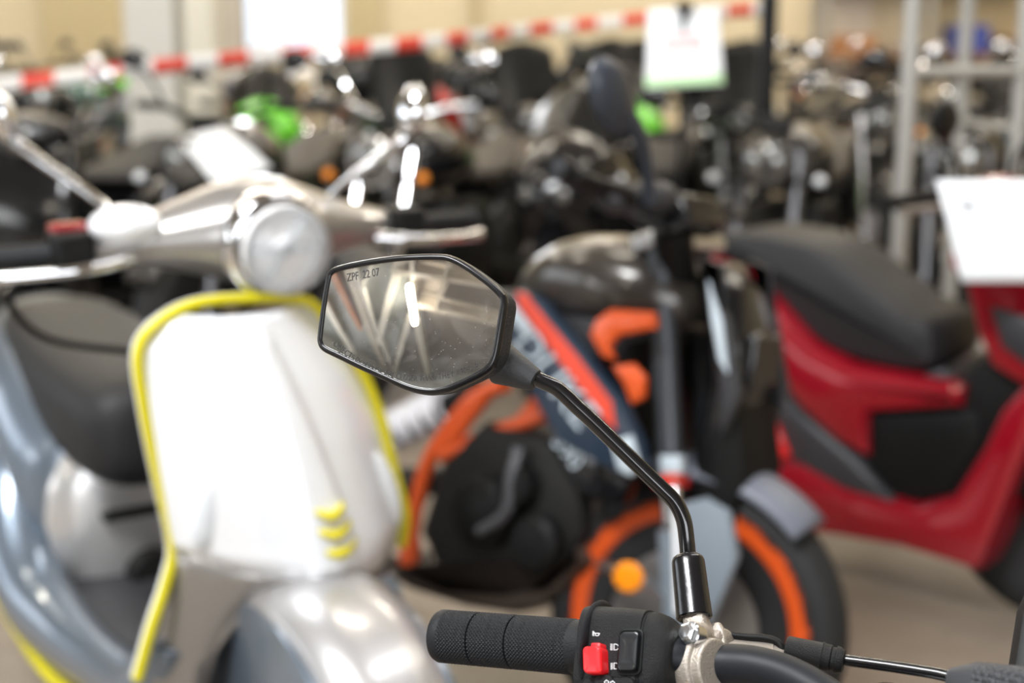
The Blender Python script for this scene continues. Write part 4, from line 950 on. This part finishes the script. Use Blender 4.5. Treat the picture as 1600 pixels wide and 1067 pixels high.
rp(MB().slab(sr, -.14, .14, .04, sm=3), 'seat', 'seat')
rslab([(1200, 775), (1330, 815), (1335, 835), (1240, 832), (1205, 800)], YR+.02, .12, 'exhaust', 'black', .02)
rslab([(1080, 380), (1112, 372), (1140, 440), (1180, 520), (1150, 540), (1100, 440)], -.10, .10, 'tail_unit', 'crimsond', .02)
fx = Q.side(1640, 900, 0)[0]; rxx = Q.side(1640, 900, 0)[0] - 1.32
for nm, x in (('front_tyre', fx), ('rear_tyre', rxx)):
    rp(MB().lathe((x, -.06, .27), (0, 1, 0), [(.01, .17), (0, .19), (.01, .235), (.035, .262), (.06, .268), (.085, .262), (.11, .235), (.12, .19), (.11, .17)], 48), nm, 'tyre')
    rp(MB().lathe((x, -.05, .27), (0, 1, 0), [(.03, 0), (.03, .15), (0, .18), (.10, .18), (.07, .15), (.07, 0)], 32), nm.replace('tyre', 'rim'), 'black')
def rf(u, v):
    a = R(10 + 175*v); t = u*2-1; r_ = .31 - .03*abs(t)**2.5; return (fx + r_*math.cos(a), t*.085, .27 + r_*math.sin(a))
rp(MB().grid(rf, 10, 20), 'front_fender', 'black', solid=.008, smooth=60)
rp(MB().slab([(fx-.30, .30), (fx-.22, .55), (fx-.05, .72), (fx+.02, .60), (fx-.02, .34), (fx-.15, .20)], -.15, .15, .02), 'inner_arch', 'black')
for s_ in (-1, 1): rp(MB().tube([(fx, s_*.08, .27), (fx-.14, s_*.07, .62)], .022, 12), 'fork_leg', 'black')
rp(MB().slab([(rxx-.15, .24), (rxx+.35, .20), (rxx+.42, .36), (rxx+.05, .42), (rxx-.1, .36)], -.16, -.07, .02), 'engine_case', 'dark')
rp(MB().tube([(rxx, .09, .27), (rxx+.3, .12, .55)], .03, 12), 'shock', 'black')
rp(MB().tube([(rxx+.3, 0, .3), (rxx+.5, 0, .35)], .06, 12), 'engine_mount', 'dark')
hx, hz_ = Q.side(1560, 300, 0)
rp(MB().tube([(hx-.10, -.34, .985), (hx-.03, -.12, 1.0), (hx, 0, 1.0), (hx-.03, .12, 1.0), (hx-.10, .34, .985)], .016, 14, smooth=4), 'handlebar', 'black')
rp(MB().ell((hx, 0, .96), (.09, .14, .07)), 'headset', 'crimson')
rp(MB().tube([(hx, 0, .96), (hx+.06, 0, .70)], .05, 14), 'steering_column', 'black')
for s_ in (-1, 1):
    a, b = (hx-.03, s_*.15, 1.0), (hx-.02, s_*.26, 1.13)
    rp(MB().tube([a, (hx-.03, s_*.16, 1.06), b], .007, 10, smooth=3), 'mirror_stem', 'black')
    rp(MB().ell((hx-.01, s_*.28, 1.165), (.02, .062, .042)), 'mirror_head', 'black')
    rp(MB().tube([(hx-.02, s_*.16, .985), (hx, s_*.24, .98), (hx-.06, s_*.36, .975)], .008, 8, smooth=3), 'brake_lever', 'alu')

# white sheet clipped to the red scooter's front, with a line of faint print
def sheet(corners, d, label, name='paper_sheet', prints=(), curl=.0, thick=.0015, group=None):
    pts = [P(a, b, dd) for (a, b), dd in zip(corners, d)]; c = sum(pts)/4     # tl, tr, br, bl
    o = empty(name, c, 0, label, 'paper', group)
    nn_ = nrm(np.cross(pts[1]-pts[0], pts[3]-pts[0])); nn_ = nn_ if nn_ @ (CAM-c) > 0 else -nn_
    def f(u, v, off=0.): 
        q = pts[0]*(1-u)*(1-v) + pts[1]*u*(1-v) + pts[2]*u*v + pts[3]*(1-u)*v
        return q - c + nn_*(curl*math.sin(PI*v) + off)
    MB().grid(lambda u, v: f(u, v), 8, 10).build('sheet', M['paper'], o, solid=thick)
    for (u0, v0, u1, v1, m) in prints:
        MB().grid(lambda u, v: f(u0+(u1-u0)*u, v0+(v1-v0)*v, .0016), 4, 4).build('print', M[m], o, solid=.0004)
    return o
sheet([(1462, 281), (1640, 281), (1652, 441), (1502, 441)], (3.02, 2.98, 2.98, 3.0), 'white paper sheet on the front of the crimson scooter at the right edge', prints=((.16, .22, .30, .30, 'inkgrey'),), curl=.01)
sg_ = sheet([(1013, 15), (1122, 10), (1131, 132), (1008, 139)], (4.42, 4.42, 4.38, 4.38), 'white sign with pink writing and a green lower edge hanging among the black motorcycles', name='price_sign', prints=((.25, .34, .72, .42, 'pink'), (.22, .46, .76, .56, 'pink'), (.0, .86, 1, .99, 'grassink'), (.45, .0, .58, .14, 'black'), (.76, .08, .86, .24, 'inkgrey')), curl=.006)
MB().tube([(0, .018, .10), (0, .018, -sg_.location.z + .01)], .008, 10).build('stand_pole', M['black'], sg_)
MB().lathe((0, .018, -sg_.location.z + .002), (0, 0, 1), [(0, .13), (.012, .13), (.016, .02)], 32).build('stand_base', M['black'], sg_)
MB().box((0, .006, .122), (.05, .03, .025)).build('clip', M['black'], sg_)
sheet([(274, 216), (348, 198), (424, 262), (334, 286)], (5.02, 5.06, 4.92, 4.86), 'blank white sheet lying on the graphite motorcycle before the lime green one', curl=.012)

# ------------------------------------------------------------------ tube rack at the right
rkd = 4.15
rk_ = P(1393, 470, rkd)
def vert(px, py, d): q = P(px, py, d); return q[0], q[1]
RX, RY = vert(1410, 300, rkd); RX2, RY2 = vert(1500, 200, rkd + .5); RX3, RY3 = vert(1594, 150, rkd + .1)
rack = empty('display_rack', (RX, RY, 0), 0, 'grey tube display rack standing behind the crimson scooter', 'rack')
for i, (x, y, r_) in enumerate(((RX, RY, .024), (RX2, RY2, .022), (RX3, RY3, .022))):
    MB().tube([(x-RX, y-RY, .02), (x-RX, y-RY, 2.2)], r_, 16).build('post', M['post'], rack)
    MB().box((x-RX, y-RY, .01), (.12, .12, .02)).build('foot_plate', M['post'], rack, smooth=0)
for z, a, b, r_ in ((1.235, (RX, RY), (RX3, RY3), .018), (1.06, (RX2, RY2), (RX3, RY3), .014), (2.1, (RX, RY), (RX3, RY3), .016), (1.235, (RX, RY), (RX2, RY2), .012), (.40, (RX, RY), (RX3, RY3), .016)):
    MB().tube([(a[0]-RX, a[1]-RY, z), (b[0]-RX, b[1]-RY, z)], r_, 12).build('rail', M['post'], rack)

# ------------------------------------------------------------------ red and white barrier tape tied to the black post
tp = [P(-60, 138, 5.6), P(110, 119, 5.7), P(260, 103, 5.8), P(400, 89, 5.9), P(520, 78, 6.0), P(700, 62, 6.3), P(860, 44, 6.7), P(1020, 28, 6.9), P(1188, 14, 6.72)]
tq = spline(tp, 12); L_ = 0; mbw = MB()
cum = [0.]
for a, b in zip(tq[:-1], tq[1:]): cum.append(cum[-1] + float(np.linalg.norm(b-a)))
N_ = 300; q = [np.array([np.interp(cum[-1]*i/N_, cum, [p_[k] for p_ in tq]) for k in range(3)]) for i in range(N_+1)]
hw = .030
tape = MB()
for i in range(N_+1):
    tw = .25*math.sin(i*.06); tape.v += [tuple(q[i] + np.array([0, math.sin(tw)*hw, math.cos(tw)*hw])), tuple(q[i] - np.array([0, math.sin(tw)*hw, math.cos(tw)*hw]))]
for i in range(N_): tape.f.append((2*i, 2*i+1, 2*i+3, 2*i+2))
to = tape.build('barrier_tape', M['tapew'], solid=.0006); to.data.materials.append(M['taper'])
for i, p_ in enumerate(to.data.polygons): p_.material_index = 1 if (cum[-1]*i/N_ + .04) % .26 < .13 else 0
tag(to, 'red and white barrier tape strung across the hall in front of the motorcycles', 'barrier tape')

# ------------------------------------------------------------------ rows of blurred motorcycles behind
def rot(th): return None
def make_bike(kind, paint, seatm='seat', rim='black'):
    root = empty('motorcycle', (0, 0, 0)); tag(root, 'x', 'motorcycle')
    pb = lambda mb, name, m, parent=None, **k: mb.build(name, M[m], parent or root, **k)
    for x, nm in ((.70, 'front_wheel'), (-.70, 'rear_wheel')):
        w = pb(MB().lathe((x, -.06, .31), (0, 1, 0), [(.01, .22), (0, .25), (.02, .29), (.06, .31), (.10, .29), (.12, .25), (.11, .22)], 28), nm, 'tyre')
        rm = MB().lathe((x, -.05, .31), (0, 1, 0), [(.02, .20), (0, .225), (.10, .225), (.08, .20)], 28)
        for k in range(5): a = 2*PI*k/5; rm.beam((x, 0, .31), (x+.21*math.cos(a), 0, .31+.21*math.sin(a)), .03, .03, (0, 1, 0))
        pb(rm, 'rim', rim, w)
    pb(MB().lathe((.70, -.07, .31), (0, 1, 0), [(0, .09), (0, .15), (.006, .15), (.006, .09)], 24), 'brake_disc', 'disc')
    for y in (-.10, .10): pb(MB().tube([(.70, y, .31), (.60, y, .58), (.46, y, .92)], [.028, .022, .026], 12), 'fork_leg', 'chrome' if kind == 'classic' else 'darkalu')
    pb(MB().slab([(-.10, .30), (.26, .32), (.34, .55), (.20, .72), (-.15, .70), (-.22, .45)], -.15, .15, .04), 'engine', 'dark')
    pb(MB().tube([(.30, -.1, .45), (.22, -.13, .24), (-.2, -.16, .22), (-.75, -.19, .36 if kind != 'sport' else .55)], [.022, .025, .035, .05], 12, smooth=3), 'exhaust', 'chrome' if kind == 'classic' else 'exhaust')
    tk_ = [[(x, w*math.cos(a), (z1+z0)/2 + (z1-z0)/2*math.sin(a)) for a in [2*PI*k/20 for k in range(20)]] for x, w, z0, z1 in ((-.14, .07, .76, .86), (-.05, .13, .74, .95), (.12, .17, .74, 1.02), (.28, .15, .76, 1.0), (.38, .08, .80, .93))]
    pb(MB().loft(tk_), 'fuel_tank', paint, smooth=60)
    st_ = [[(x, w*math.cos(a), (z1+z0)/2 + (z1-z0)/2*math.sin(a)) for a in [2*PI*k/20 for k in range(20)]] for x, w, z0, z1 in ((-.10, .08, .74, .82), (-.25, .14, .72, .83), (-.50, .14, .74, .86), (-.72, .11, .80, .93), (-.86, .06, .84, .92))]
    pb(MB().loft(st_), 'seat', seatm, smooth=60)
    tl = pb(MB().slab([(-.30, .74), (-.20, .62), (-.55, .66), (-.90, .84), (-.98, .92), (-.80, .88)], -.09, .09, .02), 'tail_unit', paint)
    pb(MB().box((-.96, 0, .86), (.04, .12, .05)), 'tail_light', 'tail', tl, bev=.01)
    pb(MB().slab([(-.98, .80), (-1.06, .62), (-1.08, .44), (-1.06, .44), (-1.03, .62), (-.94, .80)], -.06, .06, .004), 'number_plate_holder', 'black')
    pb(MB().tube([(.70, 0, .66), (.85, 0, .63), (.98, 0, .54)] if kind != 'sport' else [(.50, 0, .62), (.72, 0, .66), (.92, 0, .60)], [.05, .065, .05], 12, smooth=3, flat=.3), 'front_fender', paint)
    for y in (-.09, .09): pb(MB().tube([(-.70, y, .31), (-.20, y, .42)], .028, 10), 'swingarm', 'dark')
    hb_y = .33; hz = 1.06 if kind != 'sport' else .96
    HBr = pb(MB().tube([(.26, -hb_y, hz+.02), (.34, -.2, hz+.02), (.42, 0, hz-.03), (.34, .2, hz+.02), (.26, hb_y, hz+.02)], .013, 10, smooth=3), 'handlebar', 'chrome' if kind == 'classic' else 'black')
    for s_ in (-1, 1):
        pb(MB().tube([(.25, s_*.35, hz+.02), (.31, s_*.24, hz+.02)], .018, 10), 'grip', 'rubber', HBr)
        ms = pb(MB().tube([(.34, s_*.2, hz+.03), (.35, s_*.25, hz+.13), (.33, s_*.31, hz+.17)] if kind != 'sport' else [(.66, s_*.14, 1.02), (.62, s_*.26, 1.10), (.60, s_*.30, 1.12)], .007, 8), 'mirror_stem', 'chrome' if kind == 'classic' else 'black', HBr)
        mxx = (.33, s_*.32, hz+.19) if kind != 'sport' else (.60, s_*.32, 1.13)
        pb(MB().ell(mxx, (.018, .055, .038), 14, 8), 'mirror_head', 'chrome' if kind == 'classic' else 'blackg', HBr)
        sg = pb(MB().tube([(.56, s_*.08, .84), (.56, s_*.17, .84)], .008, 8), 'indicator_stalk', 'black')
        pb(MB().ell((.57, s_*.19, .84), (.026, .022, .020), 12, 8), 'indicator_lens', 'amber' if kind == 'classic' else 'lens', sg)
    if kind == 'sport':
        fr_s = [[(x, w*math.cos(a)*(abs(math.cos(a))**2.5+abs(math.sin(a))**2.5)**(-.4), (z1+z0)/2 + (z1-z0)/2*math.sin(a)) for a in [2*PI*k/24 for k in range(24)]] for x, w, z0, z1 in ((.84, .03, .76, .82), (.78, .12, .70, .90), (.66, .19, .58, 1.02), (.48, .23, .40, 1.00), (.30, .24, .32, .90), (.12, .22, .30, .74), (-.02, .16, .32, .60))]
        fa = pb(MB().loft(fr_s), 'fairing', paint, smooth=60)
        pb(MB().grid(lambda u, v: (.80 - .42*v, (u*2-1)*(.13 + .06*v), .90 + .28*v - .12*(abs(u*2-1)**2)), 10, 8), 'windscreen', 'smoked', fa, solid=.004)
        pb(MB().box((.80, 0, .80), (.05, .18, .05)), 'headlight', 'lampglass', fa, bev=.01)
    else:
        h_ = pb(MB().lathe((.50, 0, .90), (1, 0, -.05), [(0, .03), (.02, .07), (.07, .090), (.10, .092), (.105, .088), (.105, 0)], 24), 'headlight_shell', 'chrome' if kind == 'classic' else paint)
        pb(MB().lathe((.60, 0, .895), (1, 0, -.05), [(0, .084), (.006, .080), (.02, .055), (.026, 0)], 24), 'headlight_lens', 'lampglass', h_)
        pb(MB().box((.42, 0, 1.02), (.04, .12, .07), ry=R(-30)), 'instrument', 'black', bev=.01)
    if kind == 'tourer':
        pb(MB().grid(lambda u, v: (.62 - .20*v, (u*2-1)*(.16 + .04*v*(1-v)), .94 + .36*v - .05*(abs(u*2-1)**2)), 10, 8), 'windscreen', 'smoked', solid=.004)
        pb(MB().ell((-.90, 0, 1.08), (.19, .22, .15), 20, 12), 'top_case', 'blackg')
        pb(MB().box((-.86, 0, .94), (.30, .16, .02)), 'luggage_rack', 'dark')
    return root
def make_scoot(paint):
    root = empty('scooter', (0, 0, 0)); tag(root, 'x', 'scooter')
    pb = lambda mb, name, m, parent=None, **k: mb.build(name, M[m], parent or root, **k)
    for x, nm in ((.62, 'front_wheel'), (-.62, 'rear_wheel')):
        pb(MB().lathe((x, -.055, .25), (0, 1, 0), [(.01, .13), (0, .19), (.02, .235), (.055, .25), (.09, .235), (.11, .19), (.10, .13)], 28), nm, 'tyre')
    pb(MB().slab([(-.95, .80), (-.70, .42), (-.30, .30), (-.10, .34), (-.12, .62), (-.20, .74)], -.17, .17, .05, sm=3), 'rear_body', paint, smooth=60)
    pb(MB().slab([(-.14, .26), (.34, .26), (.36, .34), (-.14, .34)], -.15, .15, .02), 'floorboard', 'black')
    pb(MB().slab([(.30, .28), (.40, .30), (.56, .55), (.48, .95), (.38, .98), (.36, .60)], -.20, .20, .04), 'front_shield', paint, smooth=60)
    pb(MB().slab([(-.14, .74), (-.08, .80), (-.40, .84), (-.80, .90), (-.96, .86), (-.80, .78), (-.4, .72)], -.14, .14, .03, sm=3), 'seat', 'seat', smooth=60)
    pb(MB().ell((.42, 0, 1.0), (.11, .17, .07)), 'headset', paint)
    pb(MB().tube([(.62, .07, .25), (.48, .03, .6)], .03, 10), 'fork_leg', 'dark')
    pb(MB().tube([(.40, 0, .30), (.46, 0, .96)], .04, 10), 'steering_column', 'black')
    pb(MB().ell((.62, 0, .40), (.22, .09, .13)), 'front_fender', paint)
    pb(MB().lathe((.50, 0, .99), (1, 0, -.1), [(0, .06), (.02, .065), (.035, .04), (.04, 0)], 20), 'headlight_lens', 'lampglass')
    pb(MB().tube([(.30, -.34, 1.02), (.40, 0, 1.0), (.30, .34, 1.02)], .015, 10, smooth=3), 'handlebar', 'black')
    for s_ in (-1, 1):
        ms = pb(MB().tube([(.36, s_*.17, 1.02), (.34, s_*.24, 1.16)], .007, 8), 'mirror_stem', 'chrome')
        pb(MB().ell((.33, s_*.26, 1.19), (.02, .05, .04), 12, 8), 'mirror_head', 'chrome', ms)
    pb(MB().tube([(-.62, .08, .25), (-.5, .12, .6)], .03, 10), 'shock', 'chrome')
    return root
KINDS = {}
def place(key, maker, x, y, th, label, group=None, z=0.):
    if key not in KINDS:
        o = maker(); index(o); KINDS[key] = o
    else: o = copy_tree(KINDS[key])
    o.location = (x, y, 0); o.rotation_euler = (0, 0, R(th)); tag(o, label, None, group); return o
makers = {
 'black naked': lambda: make_bike('naked', 'blackg'), 'graphite naked': lambda: make_bike('naked', 'greybike', 'brownseat'),
 'black sport': lambda: make_bike('sport', 'blackg'), 'green sport': lambda: make_bike('sport', 'green'),
 'chrome classic': lambda: make_bike('classic', 'blackg', 'brownseat', 'chrome'), 'champagne tourer': lambda: make_bike('tourer', 'beigebike', 'brownseat'),
 'black tourer': lambda: make_bike('tourer', 'blackg'), 'red sport': lambda: make_bike('sport', 'redbike'), 'blue classic': lambda: make_bike('classic', 'bluebike'),
 'teal naked': lambda: make_bike('naked', 'teal'), 'champagne classic': lambda: make_bike('classic', 'beigebike', 'brownseat', 'chrome'),
 'black scooter': lambda: make_scoot('blackg'), 'champagne scooter': lambda: make_scoot('beigebike')}
def row(y, items, th0, where, yj=.12):
    for i, (px, kind, note) in enumerate(items):
        x = (px-800)/F*y*1.0
        th = th0 + random.uniform(-9, 9)
        place(kind, makers[kind], x, y + random.uniform(-yj, yj), th, note, None)
row(5.65, [(-60, 'black naked', 'black motorcycle at the far left edge, behind the silver scooter grip'),
           (150, 'black scooter', 'black scooter showing over the silver scooter, left of the white sheet'),
           (400, 'graphite naked', 'graphite motorcycle behind the silver headset, nearest row'),
           (690, 'chrome classic', 'dark classic motorcycle with chrome lamp between the chrome mirror and the black mirror'),
           (965, 'black sport', 'black faired motorcycle in the nearest row below the hanging sign'),
           (1235, 'graphite naked', 'graphite motorcycle left of the grey rack post, nearest row'),
           (1500, 'black naked', 'black motorcycle behind the rack and the white sheet at the right')], -104, '')
row(7.95, [(-100, 'chrome classic', 'chrome lamp classic motorcycle at the left edge in the second row'),
          (90, 'black scooter', 'black scooter below the barrier tape at the left'),
          (425, 'green sport', 'lime green faired motorcycle behind the white sheet'),
          (610, 'black tourer', 'black touring motorcycle with case, just right of the lime green one'),
          (790, 'champagne tourer', 'champagne touring motorcycle left of the black mirror'),
          (965, 'green sport', 'second lime green motorcycle, half hidden behind the black mirror'),
          (1128, 'black tourer', 'black touring motorcycle straight behind the hanging sign'),
          (1335, 'chrome classic', 'chrome lamp classic motorcycle right of the slim black post, second row'),
          (1510, 'black sport', 'black faired motorcycle in the second row beside the rack post'),
          (1690, 'chrome classic', 'chrome lamp classic motorcycle at the right edge behind the rack')], -84, '')
row(10.2, [(10, 'black naked', 'black motorcycle at the left edge of the third row'),
          (140, 'teal naked', 'teal motorcycle above the barrier tape at the left'),
          (375, 'blue classic', 'deep blue classic motorcycle below the bright window'),
          (540, 'champagne classic', 'champagne classic motorcycle right of the window, third row'),
          (690, 'red sport', 'red faired motorcycle behind the tape, right of the window'),
          (845, 'black sport', 'black faired motorcycle right of the red one in the third row'),
          (1000, 'black tourer', 'black touring motorcycle left of the sign in the third row'),
          (1150, 'black tourer', 'black touring motorcycle right of the sign in the third row'),
          (1310, 'black naked', 'black motorcycle right of the slim black post, third row'),
          (1470, 'champagne classic', 'champagne classic motorcycle behind the rack post, third row'),
          (1620, 'blue classic', 'deep blue classic motorcycle behind the rack, third row')], -98, '')
row(12.5, [(80, 'black naked', 'black motorcycle beside the teal one in the last row'),
          (200, 'green sport', 'lime green motorcycle behind the tape, in the last row at the left'),
          (440, 'chrome classic', 'chrome lamp classic motorcycle under the window sill, last row'),
          (560, 'black sport', 'black faired motorcycle right of the window sill, last row'),
          (700, 'black naked', 'black motorcycle behind the red one in the last row'),
          (820, 'red sport', 'red faired motorcycle in the last row, left of the hanging sign'),
          (940, 'black tourer', 'black touring motorcycle in the last row, left of the hanging sign'),
          (1260, 'blue classic', 'deep blue classic motorcycle in the last row right of the black post'),
          (1390, 'black sport', 'black faired motorcycle in the last row before the storage shelf'),
          (1510, 'black tourer', 'black touring motorcycle in the last row before the blue box')], -84, '')
# storage shelf with boxes against the back wall
q0 = P(1290, 60, 13.9)
shf = empty('storage_shelf', (q0[0]+.95, q0[1], 0), 0, 'storage shelf with brown uprights against the wall at the upper right', 'shelf')
for x in (-1.0, 0, 1.0):
    for y in (-.25, .25): MB().box((x, y, 1.0), (.05, .05, 2.0)).build('upright', M['post'], shf, smooth=0)
for z in (.3, .72, 1.12, 1.80): MB().box((0, 0, z), (2.1, .56, .04)).build('board', M['cardboard'], shf, smooth=0)
def carton(x, w, h, m, label, name='carton', z=1.14):
    o = MB().box((0, 0, h/2), (w, .40, h)).build(name, M[m], smooth=0, bev=.008); o.location = (q0[0]+.95+x, q0[1], z); tag(o, label, 'box')
carton(-.70, .42, .17, 'cardboard', 'brown cardboard carton at the left end of the storage shelf')
carton(-.15, .30, .11, 'wallpale', 'low pale carton in the middle of the storage shelf')
carton(.42, .34, .27, 'bluebox', 'blue plastic box on the right of the storage shelf', 'storage_box')
carton(.85, .20, .16, 'rust', 'orange brown carton right of the blue box')
